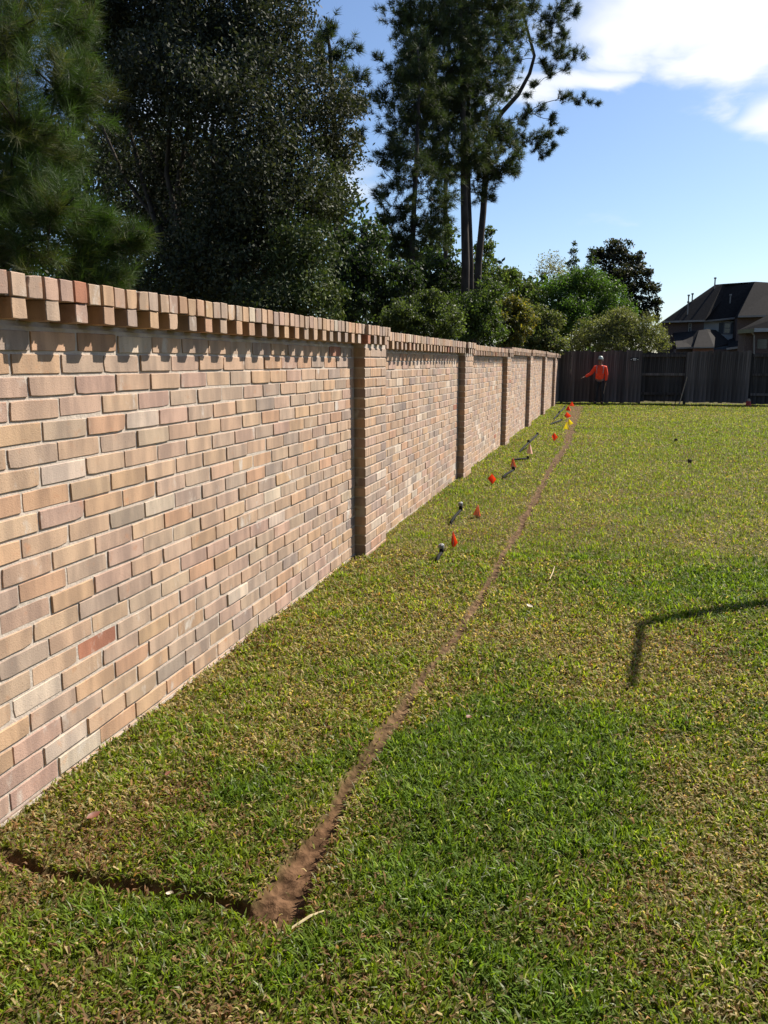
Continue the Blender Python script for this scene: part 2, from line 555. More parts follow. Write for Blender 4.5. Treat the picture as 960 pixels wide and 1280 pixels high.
# ------------------------------------------------------------------ grass
def build_grass():
    X0, X1, Y0, Y1 = -0.0, 9.5, 0.9, 31.4
    parts = []
    rho0, d0, pw = 18500.0, 2.7, 1.42
    # sample by strips of distance
    edges = np.concatenate([np.arange(0.9, 6, 0.3), np.geomspace(6, 31.4, 26)])
    for ya, yb in zip(edges[:-1], edges[1:]):
        xr = min(X1, 1.87 + 0.30 * yb + 1.2)
        area = (xr - X0) * (yb - ya)
        dm = math.hypot((ya + yb) / 2, 1.5)
        rho = rho0 * min(1.0, (d0 / dm)) ** pw
        n = int(area * rho)
        parts.append(np.stack([rng.uniform(X0, xr, n), rng.uniform(ya, yb, n)], -1))
    P = np.concatenate(parts)
    x, y = P[:, 0], P[:, 1]
    # keep what the camera could see, with a margin for a step to the side
    pr = project(np.stack([x, y, np.zeros_like(x)], -1))
    keep = (pr[:, 2] > 0.3) & (pr[:, 0] > -140) & (pr[:, 0] < 1180) & (pr[:, 1] < 1480)
    t, _ = trench(x, y)
    keep &= (rng.random(len(x)) > np.clip(t * 1.2, 0, 1) * np.interp(y, [2.2, 3.0, 18, 26], [0.99, 0.95, 0.90, 0.86]))
    for k in range(-1, 6):      # not inside the wall's piers
        yk = 5.87 + 4.43 * k
        keep &= ~((x < 0.10) & (y > yk - 0.01) & (y < yk + 0.62)) | (k < 0)
    x, y, t = x[keep], y[keep], t[keep]
    n = len(x)
    d = np.hypot(np.hypot(x - CAM[0], y), 1.5)
    lod = np.clip(d / d0, 1, None)
    # condition of the turf, 0 dry ... 1 lush
    lush = 0.62 * fbm(x, y, 0.55, 4) + 0.38 * fbm(x + 40, y, 2.6, 3)
    lush = (lush - 0.5) * 3.2 + 0.54
    lush += 0.30 * np.exp(-((x - 1.55) / 0.45) ** 2 - ((y - 3.0) / 1.1) ** 2)       # greener strip past the cut
    lush -= 0.32 * np.exp(-((x - 0.30) / 0.30) ** 2 - ((y - 2.15) / 0.40) ** 2)      # dry by the foot of the wall
    lush -= 0.22 * np.exp(-((x - 2.6) / 0.6) ** 2 - ((y - 2.9) / 0.9) ** 2)
    lush -= 0.30 * np.exp(-((x - 0.0) / 0.09) ** 2)
    lush -= 0.5 * np.clip(t, 0, 1)
    lush -= 0.20 * np.exp(-((y - 1.2) / 0.75) ** 2)
    tuft = fbm(x + 3, y + 8, 9.0, 3) - 0.5
    lush += tuft * np.clip(1.4 - d / 9, 0.25, 1) * 0.55
    # feathered dry edge along the cut
    xc = np.interp(y, TY, TX)
    lush -= 0.35 * np.exp(-((x - xc) / 0.07) ** 2)
    # faint cross cuts from the long trench to the wall
    for yc in (6.05, 11.0, 13.0, 15.6, 17.6, 20.8):
        lush -= 0.45 * np.exp(-((y - yc - 0.1 * np.sin(x * 4)) / (0.05 + 0.006 * yc)) ** 2) * ((x < 2.1) & (x > 0.1))
    lush -= 0.22 * np.exp(-((y - 29.2) / 1.2) ** 2) * (fbm(x, y, 0.8, 2) > 0.45)
    lush = lush + (0.66 - lush) * np.clip((d - 4.5) / 10, 0, 0.7)
    lush = np.clip(lush, 0.02, 1)
    r = rng.random(n)
    dead = r > (0.43 + 0.56 * lush)
    hue = rng.random(n)
    g0, g1, g2 = np.array([0.105, 0.185, 0.020]), np.array([0.195, 0.250, 0.026]), np.array([0.262, 0.285, 0.042])
    mixv = np.clip(0.78 - 0.66 * lush + 0.34 * (hue - 0.5) + 0.10 * np.clip((d - 5) / 15, 0, 1), 0, 1)[:, None]
    green = np.where(mixv < 0.5, g0 + (g1 - g0) * mixv * 2, g1 + (g2 - g1) * (mixv * 2 - 1))
    green = green * (rng.uniform(0.45, 1.32, n)[:, None]) * np.clip(1 + 0.8 * tuft, .65, 1.35)[:, None]
    pale = (rng.random(n) < 0.06)[:, None]  # pale blades: bleached ones, and glints put into the colour
    green = np.where(pale, np.array([0.36, 0.38, 0.24]) * rng.uniform(.7, 1.2, n)[:, None], green)
    tan = np.array([0.44, 0.345, 0.165]) * rng.uniform(0.30, 1.35, n)[:, None]
    rust = (np.clip((fbm(x + 9, y + 4, 1.1, 4) - 0.56) * 9, 0, 1) * 0.65 > rng.random(n))[:, None]
    tan = tan * np.where(rng.random(n)[:, None] < 0.25, np.array([0.72, 0.52, 0.45]), 1.0)
    tan = np.where(rust, np.array([0.22, 0.125, 0.062]) * rng.uniform(.5, 1.5, n)[:, None], tan)
    col = np.where(dead[:, None], tan, green)
    # shape
    ln = rng.uniform(0.018, 0.046, n) * (0.8 + 0.35 * lush) * np.minimum(lod ** 0.25, 1.15)
    ln = np.where(dead, ln * 0.85, ln) * np.clip(1 + 0.75 * tuft, .75, 1.3)
    wd = rng.uniform(0.0036, 0.0076, n) * lod ** 0.66
    yaw = 6 * np.pi * fbm(x + 21, y - 6, 9.0, 2) + rng.normal(0, 1.4, n)
    lean = np.where(dead, rng.uniform(0.9, 1.5, n), rng.uniform(0.3, 1.35, n))
    z0 = ground_h(x, y) - 0.004
    dirx, diry = np.cos(yaw), np.sin(yaw)
    h1 = ln * np.cos(lean * 0.6) * 0.55
    o1 = ln * np.sin(lean * 0.6) * 0.55
    h2 = h1 + ln * np.cos(np.minimum(lean * 1.35, 1.9)) * 0.5
    o2 = o1 + ln * np.sin(np.minimum(lean * 1.35, 1.9)) * 0.5
    h2 = np.maximum(h2, 0.006)
    up0 = np.where(dead, rng.uniform(0.0, 0.018, n), 0.0)
    tw = yaw + np.pi / 2 + rng.normal(0, 0.5, n)
    sx, sy = np.cos(tw) * wd / 2, np.sin(tw) * wd / 2
    base = np.stack([x, y, z0 + up0], -1)
    side = np.stack([sx, sy, np.zeros(n)], -1)
    mid = base + np.stack([dirx * o1, diry * o1, h1], -1)
    tip = base + np.stack([dirx * o2, diry * o2, h2], -1)
    nearm = d < 6.5
    ni, nf = int(nearm.sum()), int((~nearm).sum())
    s = side[nearm]
    vn = np.stack([base[nearm] - s * .8, base[nearm] + s * .8, mid[nearm] + s, mid[nearm] - s, tip[nearm]], 1).reshape(-1, 3)
    cn = np.repeat(col[nearm], 5, axis=0)
    s = side[~nearm]
    vf = np.stack([base[~nearm] - s, base[~nearm] + s, tip[~nearm]], 1).reshape(-1, 3)
    cf = np.repeat(col[~nearm], 3, axis=0)
    b5 = (np.arange(ni) * 5)[:, None]
    q = b5 + np.array([[0, 1, 2, 3]]); tt = b5 + np.array([[3, 2, 4]])
    f3 = (np.arange(nf) * 3)[:, None] + 5 * ni + np.array([[0, 1, 2]])
    o = np_mesh('grass', np.concatenate([vn, vf]), [(q, 4), (np.concatenate([tt, f3]), 3)], None, M_GRASS,
                col=np.concatenate([cn, cf]))
    tag(o, 'short mown lawn grass mixed green and straw coloured', 'grass', kind='stuff')
    print('grass blades', n, 'tris', ni * 3 + nf)


build_grass()

# ------------------------------------------------------------------ brick wall
PAL = [((0.430, 0.300, 0.212), 36), ((0.395, 0.292, 0.222), 26), ((0.440, 0.292, 0.190), 16), ((0.345, 0.264, 0.214), 10), ((0.400, 0.275, 0.215), 18),
       ((0.300, 0.232, 0.196), 4), ((0.335, 0.150, 0.098), 0.8), ((0.51, 0.415, 0.335), 4), ((0.420, 0.262, 0.172), 6), ((0.235, 0.185, 0.162), 0.6)]
_pw = np.array([p[1] for p in PAL]); _pw = _pw / _pw.sum()


def brick_col():
    c = np.array(PAL[rng.choice(len(PAL), p=_pw)][0])
    return np.clip(c * rng.uniform(0.94, 1.07) * (1 + rng.normal(0, 0.012, 3)), 0.02, 0.8)


def chipped_box(sx, sy, sz, bev=0.0018, jit=0.0011, seed=0):
    """a brick of size sx, sy, sz about its centre; the +x face has a worn, uneven outline"""
    rs = random.Random(seed)
    ny, nz = (5, 2) if sy > sz * 1.5 else (2, 2)
    ring = []
    for i in range(ny): ring.append((-.5 + i / ny, -.5))
    for i in range(nz): ring.append((.5, -.5 + i / nz))
    for i in range(ny): ring.append((.5 - i / ny, .5))
    for i in range(nz): ring.append((-.5, .5 - i / nz))
    knock = rs.randrange(4) if rs.random() < 0.35 else -1
    corner = {0: 0, 1: ny, 2: ny + nz, 3: 2 * ny + nz}
    outer = []
    for k, (u, v) in enumerate(ring):
        jj = jit if k in corner.values() else jit * .5
        y, z = u * sy + rs.uniform(-jj, jj), v * sz + rs.uniform(-jj, jj)
        if k in corner.values():
            y -= math.copysign(0.0008, u); z -= math.copysign(0.0008, v)
            if knock >= 0 and corner[knock] == k:
                y -= math.copysign(rs.uniform(0.002, 0.008), u); z -= math.copysign(rs.uniform(0.001, 0.004), v)
        outer.append((y, z))
    n = len(outer)
    V = []
    for (y, z), (u, v) in zip(outer, ring):
        V.append((sx / 2, y - (math.copysign(bev, u) if abs(u) > .49 else 0), z - (math.copysign(bev, v) if abs(v) > .49 else 0)))
    for (y, z) in outer: V.append((sx / 2 - bev * rs.uniform(.6, 1.6), y, z))
    for (u, v) in ring: V.append((-sx / 2, u * sy, v * sz))
    F = [tuple(range(n)), tuple(reversed(range(2 * n, 3 * n)))]
    for r in (0, 1):
        for k in range(n):
            a, b = r * n + k, r * n + (k + 1) % n
            F.append((b, a, a + n, b + n))
    me = bpy.data.meshes.new('brick')
    me.from_pydata(V, [], F); me.update()
    return me


C_, LB = 0.0762, 0.25            # course height and brick module
BH, BL, BD = 0.0652, 0.2400, 0.088
VAR = [chipped_box(BD, BL, BH, seed=s) for s in range(14)]
CAPV = [chipped_box(0.250, 0.0665, 0.0725, 0.0025, 0.0015, seed=40 + s) for s in range(8)]
DENV = [chipped_box(0.170, 0.0650, 0.0660, 0.0025, 0.0018, seed=60 + s) for s in range(8)]
for me in VAR + CAPV + DENV:
    me.materials.append(M_BRICK)
PILV = [chipped_box(0.110, 1.0, BH, 0.003, 0.001, seed=80)]

wall = empty('brick_wall', (-0.045, 1.2, 0))
tag(wall, 'long tan brick garden wall with projecting piers and a dentil coping', 'wall')
W0 = np.array([-0.045, 1.2, 0.0])
pieces = []      # (kind, mesh, centre, scale_y, rotz, tilt, colour)


def piece(kind, me, c, sy=1.0, rx=0.0, rz=0.0):
    pieces.append((kind, me, np.array(c, float), sy, rx, rz, brick_col()))


MODS = []
y_end = -3.2
for k in range(-1, 7):
    py = 5.87 + 4.43 * k if k >= 0 else 1.20
    MODS.append((k, y_end, py))
    y_end = py + 0.61
DZ = {-1: 0.0, 0: 0.0, 1: -0.028, 2: -0.046, 3: -0.006, 4: 0.008, 5: 0.0, 6: 0.0}
mort = MB(); capm = MB()
for k, ya, yb in MODS:
    dz = DZ[k]
    last = k == 6
    if last: yb = 30.72
    zt = 1.622 + dz
    # mortar body of the panel and pier
    mort.box((-0.084, ya - 0.02 + 0.001 * (k % 2), -0.25), (-0.0048, yb + 0.02, zt + 0.008))
    mort.box((-0.080, ya - 0.015, zt + 0.006), (-0.022, yb + 0.015, zt + 0.045))
    for c in range(22):
        zc = zt - C_ * (c + 0.5)
        off = (LB / 2 if c % 2 else 0.0) + 0.03 * math.sin(c * 2.1 + k)
        y = ya + off - LB
        while y < yb:
            lo, hi = max(y, ya), min(y + LB + rng.normal(0, 0.0025), yb)
            if hi - lo > 0.035:
                s = (hi - lo - 0.0100) / BL
                piece('brick', VAR[rng.integers(14)], (-BD / 2 + rng.normal(0, 0.0016), (lo + hi) / 2, zc + rng.normal(0, 0.0012)), s, rng.normal(0, 0.005), rng.normal(0, 0.004))
            y += LB
    # coping and dentils run over panel and the pier at its end
    ye = yb if last else yb + 0.61
    n = int(round((ye - ya) / 0.0775))
    pit = (ye - ya - 0.012) / n
    for i in range(n):
        yc = ya + 0.006 + pit * (i + 0.5)
        over = (not last) and yc > yb - 0.02
        fx = 0.120 if over else 0.092
        piece('coping_brick', CAPV[rng.integers(8)], (fx - 0.125 + rng.normal(0, 0.0018), yc, 1.7495 + dz + rng.normal(0, 0.0015)), (pit - 0.0095) / 0.0665, rng.normal(0, 0.012), rng.normal(0, 0.012))
        if i % 2 == 0:
            piece('dentil_brick', DENV[rng.integers(8)], (fx - 0.004 - 0.085 + rng.normal(0, 0.002), yc + rng.normal(0, 0.003), 1.6790 + dz), (pit - 0.010) / 0.065, 0, rng.normal(0, 0.012))
        else:
            piece('recessed_brick', DENV[rng.integers(8)], (fx - 0.112 - 0.085, yc, 1.6785 + dz), (pit - 0.006) / 0.065, 0, 0)
    for (a, b_, fx) in ((ya, yb, 0.092), (yb, ye, 0.120)):
        if b_ - a < 0.05: continue
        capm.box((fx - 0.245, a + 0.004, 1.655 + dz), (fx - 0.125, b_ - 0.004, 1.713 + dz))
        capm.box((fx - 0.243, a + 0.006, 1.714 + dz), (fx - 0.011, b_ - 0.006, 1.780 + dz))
    if not last:
        mort.box((-0.16, yb + 0.008, -0.25), (0.0785, yb + 0.602, zt + 0.028))
        for c in range(22):
            zc = zt - C_ * (c + 0.5)
            cuts = [0, 0.305, 0.61] if c % 2 else [0, 0.152, 0.457, 0.61]
            for a, b_ in zip(cuts[:-1], cuts[1:]):
                piece('pier_brick', PILV[0], (0.030 + rng.normal(0, 0.001), yb + (a + b_) / 2 + rng.normal(0, 0.0015), zc), (b_ - a - 0.009), rng.normal(0, 0.003), 0)
# concrete foot that shows as a pale lip above the turf
mort.box((-0.09, -3.2, -0.25), (0.004, 30.7, 0.010))
mort_o = mort.build('mortar', M_MORTAR, wall); mort_o.location = -W0
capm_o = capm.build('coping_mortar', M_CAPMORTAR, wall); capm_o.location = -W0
PILV[0].materials.append(M_BRICK)


def emit_bricks():
    P = np.array([p[2] for p in pieces])
    pr = project(P)
    inview = (pr[:, 2] > 0.5) & (pr[:, 0] > -25) & (pr[:, 0] < 960) & (pr[:, 1] < 1300) & (P[:, 2] > 0.0) & (P[:, 1] > 1.82)
    dist = np.linalg.norm(P - CAM, axis=1)
    order = np.argsort(np.where(inview, dist, 1e6))
    quota = {'brick': 300, 'coping_brick': 300, 'dentil_brick': 300, 'pier_brick': 300, 'recessed_brick': 0}
    used = {k: 0 for k in quota}
    rest = {}
    for i in order:
        kind, me, c, sy, rx, rz, colr = pieces[i]
        if inview[i] and used[kind] < quota[kind]:
            used[kind] += 1
            o = bpy.data.objects.new(kind, me)
            o.location = c - W0
            o.scale = (1, sy, 1)
            o.rotation_euler = (rx, 0, rz)
            o.color = (*colr, 1)
            link(o, wall)
        else:
            rest.setdefault(kind, []).append(i)
    cache = {}
    for kind, ids in rest.items():
        vs, cs, loops, tots, off = [], [], [], [], 0
        for i in ids:
            _, me, c, sy, rx, rz, colr = pieces[i]
            if me.name not in cache:
                co = np.empty(len(me.vertices) * 3); me.vertices.foreach_get('co', co)
                cache[me.name] = (co.reshape(-1, 3), [tuple(p.vertices) for p in me.polygons])
            co, pol = cache[me.name]
            v = co * np.array([1, sy, 1]) + c - W0
            vs.append(v); cs.append(np.tile(colr, (len(v), 1)))
            for p in pol:
                loops.extend(a + off for a in p); tots.append(len(p))
            off += len(v)
        nm = {'brick': 'brickwork', 'coping_brick': 'coping_run', 'dentil_brick': 'dentil_run', 'pier_brick': 'pier_brickwork', 'recessed_brick': 'recessed_course'}[kind]
        me = bpy.data.meshes.new(nm)
        V = np.concatenate(vs)
        tots = np.array(tots, dtype=np.int32)
        me.vertices.add(len(V)); me.loops.add(len(loops)); me.polygons.add(len(tots))
        me.vertices.foreach_set('co', V.astype(np.float32).ravel())
        me.loops.foreach_set('vertex_index', np.array(loops, dtype=np.int32))
        me.polygons.foreach_set('loop_start', np.concatenate([[0], np.cumsum(tots)[:-1]]).astype(np.int32))
        me.polygons.foreach_set('loop_total', tots)
        me.polygons.foreach_set('use_smooth', np.zeros(len(tots), dtype=bool))
        me.update(calc_edges=True)
        a = me.color_attributes.new('col', 'FLOAT_COLOR', 'POINT')
        cc = np.ones((len(V), 4), dtype=np.float32); cc[:, :3] = np.concatenate(cs)
        a.data.foreach_set('color', cc.ravel())
        me.materials.append(M_BRICKS)
        o = link(bpy.data.objects.new(nm, me), wall)
        o['kind'] = 'stuff'
    print('brick parts', used)


emit_bricks()

# ------------------------------------------------------------------ timber fence
FY = 30.95
fence = empty('wooden_fence', (0.2, FY, 0))
tag(fence, 'dark weathered timber board fence closing the far end of the lawn', 'fence')


def build_fence():
    pic = []
    for s in range(5):
        mb = MB()
        w, h = 0.0735, 1.0
        mb.add([(-w, -.009, 0), (w, -.009, 0), (w, .009, 0), (-w, .009, 0), (-w, -.009, h * .985), (w, -.009, h * .985), (w, .009, h * .985), (-w, .009, h * .985),
                (-w * .7, -.009, h), (w * .7, -.009, h), (w * .7, .009, h), (-w * .7, .009, h)],
               [(3, 2, 1, 0), (0, 1, 5, 4), (1, 2, 6, 5), (2, 3, 7, 6), (3, 0, 4, 7), (4, 5, 9, 8), (5, 6, 10, 9), (6, 7, 11, 10), (7, 4, 8, 11), (8, 9, 10, 11)])
        me = bpy.data.meshes.new('picket')
        me.from_pydata([(x + random.uniform(-.004, .004), y, z) for x, y, z in mb.v], [], mb.f); me.update()
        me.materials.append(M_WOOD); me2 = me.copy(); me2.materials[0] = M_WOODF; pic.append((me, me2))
    i = 0
    x = -0.02
    while x < 12.5:
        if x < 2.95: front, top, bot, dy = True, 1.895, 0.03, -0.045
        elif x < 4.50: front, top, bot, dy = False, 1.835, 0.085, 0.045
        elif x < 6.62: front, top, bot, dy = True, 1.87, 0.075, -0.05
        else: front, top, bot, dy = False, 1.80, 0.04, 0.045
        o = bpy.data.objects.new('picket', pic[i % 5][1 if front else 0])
        o.location = (x - 0.2, dy + random.uniform(-.006, .006), bot + random.uniform(-.015, .02))
        o.scale = (1, 1, top - bot + random.uniform(-.018, .018))
        o.rotation_euler = (random.uniform(-.006, .006), random.uniform(-.008, .008), random.uniform(-.03, .03))
        link(o, fence)
        x += 0.139 + random.uniform(-.003, .004); i += 1
    for (xa, xb) in ((0.1, 2.95), (2.95, 4.5), (4.5, 6.62), (6.62, 12.5)):
        for z in (0.33, 1.02, 1.68):
            mb = MB(); mb.box((xa - .2 + .01, -.019, z), (xb - .2 - .01, .019, z + .088))
            mb.build('rail', M_WOODF, fence)
    for xp in (0.16, 2.95, 4.5, 6.62, 9.0, 11.4):
        mb = MB(); mb.box((xp - .2 - .045, -.04, -.2), (xp - .2 + .045, .034, 1.80)); mb.build('post', M_WOOD, fence)


build_fence()
# loose laths leaning on the fence
for (px, py0, py1, lean, lab) in ((850, 500, 474, 0.12, 'pale timber lath leaning on the fence beside a gap'), (845, 502, 480, 0.02, 'short pale stake standing upright against the dark fence'),
                                  (831, 500, 480, -0.01, 'thin grey stake against the fence rails')):
    b = gnd(px, 505); b[1] = 30.72; b[2] = 0
    x = at(px, 490, 1.0); x = CAM[0] + (x[0] - CAM[0]) / (x[1] - CAM[1]) * 30.7
    mb = MB(); h = (py0 - py1) / 1000 * 32 + .15
    mb.tube([(0, 0, 0), (lean * h * 1.8, 0.1, h)], 0.02, 4)
    o = mb.build('timber_lath', M_WOODL if lean > .1 else M_WOOD); o.location = (x, 30.70, 0)
    tag(o, lab, 'stake')
# little plaque
mb = MB(); mb.box((-.14, -.02, -.055), (.14, 0, .055)); pl = mb.build('fence_plaque', M_BLACK)
pl.location = (CAM[0] + (789 - 763) / 1000 * 32.2, 30.885, 1.60)
tag(pl, 'small dark plaque with white bars on the fence', 'plaque')
mwh = simple_mat('white_paint', (0.75, 0.75, 0.73), 0.5, 0.1)
for (xa, xb, za, zb) in ((-.06, .06, .005, .035), (-.05, .06, -.04, -.012), (-.125, -.10, -.03, .01), (.105, .13, -.03, .01)):
    mb = MB(); mb.box((xa, -.026, za), (xb, -.021, zb)); mb.build('white_bar', mwh, pl)
# red utility marker at the fence foot
rm = empty('red_marker_post', (6.58, 30.5, 0))
tag(rm, 'short red marker post with a pale cap at the fence foot', 'marker post')
M_RED = simple_mat('red_plastic', (0.42, 0.035, 0.03), 0.5, 0.25)
mb = MB(); mb.tube([(0, 0, -.05), (0, 0, .16)], [0.10, 0.075], 10); mb.build('body', M_RED, rm)
mb = MB(); mb.tube([(0, 0, .16), (0, 0, .22), (0, 0, .25)], [0.06, 0.05, 0.02], 10); mb.build('cap', M_WOODL, rm)


# ------------------------------------------------------------------ foliage builders
def rand_dirs(n, rg=None):
    v = (rg or rng).normal(size=(n, 3)); return v / np.linalg.norm(v, axis=1, keepdims=True)


def leaves_in(blobs, count, size, cols, clump=0.16, aspect=0.45, fill=0.75, nclump=60, light=None):
    """leaf quads gathered in clumps through a set of ball-shaped masses; blobs: (centre, radius[, weight, tint])"""
    C, Rr, W, T = [], [], [], []
    for b in blobs:
        C.append(b[0]); Rr.append(b[1]); W.append((b[2] if len(b) > 2 else 1.0) * b[1] ** 2)
        T.append(b[3] if len(b) > 3 else (1, 1, 1))
    W = np.array(W) / sum(W)
    V, K = [], []
    for c, r, w, t in zip(C, Rr, W, T):
        nb = int(count * w)
        if nb < 8: continue
        nc = max(6, int(nclump))
        cd = rand_dirs(nc) * (rng.random(nc) ** (1 / 2.4) * r)[:, None]
        cd[:, 2] *= 0.9
        cw = rng.random(nc) ** 1.5 + 0.12
        ci = rng.choice(nc, nb, p=cw / cw.sum())
        ctint = rng.uniform(0.70, 1.3, nc)
        p = c + cd[ci] + rng.normal(0, clump * r, (nb, 3)) * np.array([1, 1, 0.75])
        u = rand_dirs(nb); u[:, 2] -= 0.25
        u /= np.linalg.norm(u, axis=1, keepdims=True)
        s = np.cross(u, rand_dirs(nb)); s /= (np.linalg.norm(s, axis=1, keepdims=True) + 1e-9)
        L = (size * rng.uniform(0.65, 1.3, nb))[:, None]
        a = p - u * L * 0.5; tip = p + u * L * 0.5
        l_, r_ = p + s * L * aspect * 0.5, p - s * L * aspect * 0.5
        V.append(np.stack([a, l_, tip, r_], 1).reshape(-1, 3))
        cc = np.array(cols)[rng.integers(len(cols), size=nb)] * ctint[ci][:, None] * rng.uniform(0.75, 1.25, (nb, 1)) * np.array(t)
        K.append(np.repeat(cc, 4, axis=0))
    V, K = np.concatenate(V), np.concatenate(K)
    return V, np.arange(len(V)).reshape(-1, 4), K


def limb(mb, a, b, r0, r1, seg=6, sag=0.08, n=5):
    a, b = np.asarray(a, float), np.asarray(b, float)
    L = np.linalg.norm(b - a)
    off = rng.normal(0, sag * L * 0.5, 3)
    pts, rad = [], []
    for i in range(n + 1):
        t = i / n
        pts.append(a + (b - a) * t + off * math.sin(math.pi * t) + (rng.normal(0, 0.012 * L, 3) if 0 < i < n else 0))
        rad.append(r0 + (r1 - r0) * t)
    mb.tube(pts, rad, seg)
    return pts


def broadleaf(name, label, base, blobs, count, size, cols, mat=None, bark=None, trunk_r=0.12, group=None, cat='tree', stems=1, clump=0.16, aspect=0.45, nclump=60, twigs=True):
    base = np.asarray(base, float)
    root = empty(name, tuple(base))
    tag(root, label, cat, group)
    V, F, K = leaves_in(blobs, count, size, cols, clump, aspect, nclump=nclump)
    np_mesh('crown', V - base, F, 4, mat or M_LEAF, root, col=K)
    mb = MB()
    cen = np.mean([b[0] for b in blobs], axis=0)
    tops = []
    for s in range(stems):
        b0 = base + np.array([rng.normal(0, .12) * (stems > 1) * 3, rng.normal(0, .1) * (stems > 1), -0.15])
        top = cen + np.array([rng.normal(0, .15), rng.normal(0, .15), 0]) * (stems > 1) * 4
        fork = b0 + (top - b0) * 0.45
        limb(mb, b0, fork, trunk_r * (1 if stems == 1 else .6), trunk_r * (.7 if stems == 1 else .42), 8, 0.06)
        tops.append((fork, trunk_r * (.68 if stems == 1 else .4)))
    for i, b in enumerate(blobs):
        f, r0 = tops[i % len(tops)]
        limb(mb, f, b[0], r0 * 0.8, 0.012, 5, 0.12)
        if twigs:
            for q in range(4):
                limb(mb, b[0] + rand_dirs(1)[0] * 0.1, b[0] + rand_dirs(1)[0] * b[1] * 0.85, 0.016, 0.005, 4, 0.1, 3)
    mb.v = [tuple(np.asarray(v) - base) for v in mb.v]
    mb.build('trunk', bark or M_BARKD, root, True)
    return root


def needles(tufts, n, length, width, cols, spread=1.05, along=0.16):
    """pine tufts: (point, direction) pairs -> slender triangles"""
    P = np.array([t[0] for t in tufts]); D = np.array([t[1] for t in tufts], float)
    D /= np.linalg.norm(D, axis=1, keepdims=True)
    m = len(P)
    ti = np.repeat(np.arange(m), n)
    N_ = m * n
    tt = rng.random(N_)
    p = P[ti] - D[ti] * (tt * along)[:, None]
    side = rand_dirs(N_)
    side -= D[ti] * np.sum(side * D[ti], axis=1, keepdims=True)
    side /= np.linalg.norm(side, axis=1, keepdims=True) + 1e-9
    ang = spread * rng.uniform(0.25, 1.0, N_) ** 0.7
    d = D[ti] * np.cos(ang)[:, None] + side * np.sin(ang)[:, None]
    d[:, 2] -= 0.12 * rng.random(N_)
    L = (length * rng.uniform(0.65, 1.1, N_))[:, None]
    w = np.cross(d, rand_dirs(N_)); w /= np.linalg.norm(w, axis=1, keepdims=True) + 1e-9
    V = np.stack([p + w * width / 2, p - w * width / 2, p + d * L], 1).reshape(-1, 3)
    tint = rng.uniform(0.65, 1.35, m)[ti]
    c = np.array(cols)[rng.integers(len(cols), size=m)][ti] * tint[:, None] * rng.uniform(0.75, 1.25, (N_, 1))
    return V, np.arange(N_ * 3).reshape(-1, 3), np.repeat(c, 3, axis=0)


def pine(name, label, trunk_pts, trunk_r, blobs, tufts_per_m2, n, length, width, cols, group=None, seg=8, spread=1.05, along=0.16, extra=None):
    base = np.asarray(trunk_pts[0], float)
    root = empty(name, tuple(base))
    tag(root, label, 'tree', group)
    mb = MB()
    T = [np.asarray(p, float) - base for p in trunk_pts]
    rad = [trunk_r * (1 - 0.72 * i / (len(T) - 1)) for i in range(len(T))]
    T[0] = T[0] - np.array([0, 0, 0.2])
    mb.tube(T, rad, seg)
    dense = []
    for a, b in zip(T[:-1], T[1:]):
        for t in np.linspace(0, 1, 8): dense.append(a + (b - a) * t)
    dense = np.array(dense)
    br = mb; tufts = []
    def reach(b):
        return np.min(np.linalg.norm(dense0 - (np.asarray(b[0]) - base), axis=1))
    dense0 = dense.copy()
    for bl in sorted(blobs, key=reach):
        c, r = np.asarray(bl[0]) - base, bl[1]
        dd = dense - c
        cost = np.linalg.norm(dd, axis=1) + 0.9 * np.maximum(dd[:, 2], 0)
        j = int(np.argmin(cost)); a = dense[j]
        pts = limb(br, a, c, max(0.012, min(0.05, 0.014 * np.linalg.norm(c - a))), 0.012, 5, 0.12, 5)
        dense = np.concatenate([dense, np.array(pts[2:])])
        m = max(5, int(tufts_per_m2 * r * r))
        nb = max(3, min(26, m // 7))
        subs = rand_dirs(nb) * (rng.random(nb) ** 0.5 * r * 1.0)[:, None] * np.array([1, 1, 0.75])
        for s in subs:
            p0 = pts[-2] + rng.normal(0, .1 * r, 3)
            limb(br, p0, c + s, 0.011, 0.005, 4, 0.1, 3)
            for q in range(max(2, int(round(m / nb)))):
                tp = c + s + rng.normal(0, 0.24 * r, 3)
                dr = (tp - p0); dr /= np.linalg.norm(dr) + 1e-9
                dr = dr + np.array([0, 0, 0.55]) + rng.normal(0, 0.25, 3)
                tufts.append((tp, dr))
    br.build('trunk', M_BARK, root, True)
    V, F, K = needles(tufts, n, length, width, cols, spread, along)
    np_mesh('crown', V, F, 3, M_NEEDLE, root, col=K)
    return root


def B(px, py, depth, rpx, *rest):
    """a ball of foliage at its real distance"""
    return (at(px, py, depth), rpx * depth / FPX, *rest)


def foot(px, py, depth):
    p = at(px, py, depth); p[2] = 0.0
    return p


# ------------------------------------------------------------------ trees
OAKC = [(0.042, 0.050, 0.024), (0.058, 0.062, 0.036), (0.030, 0.038, 0.018), (0.080, 0.080, 0.055)]
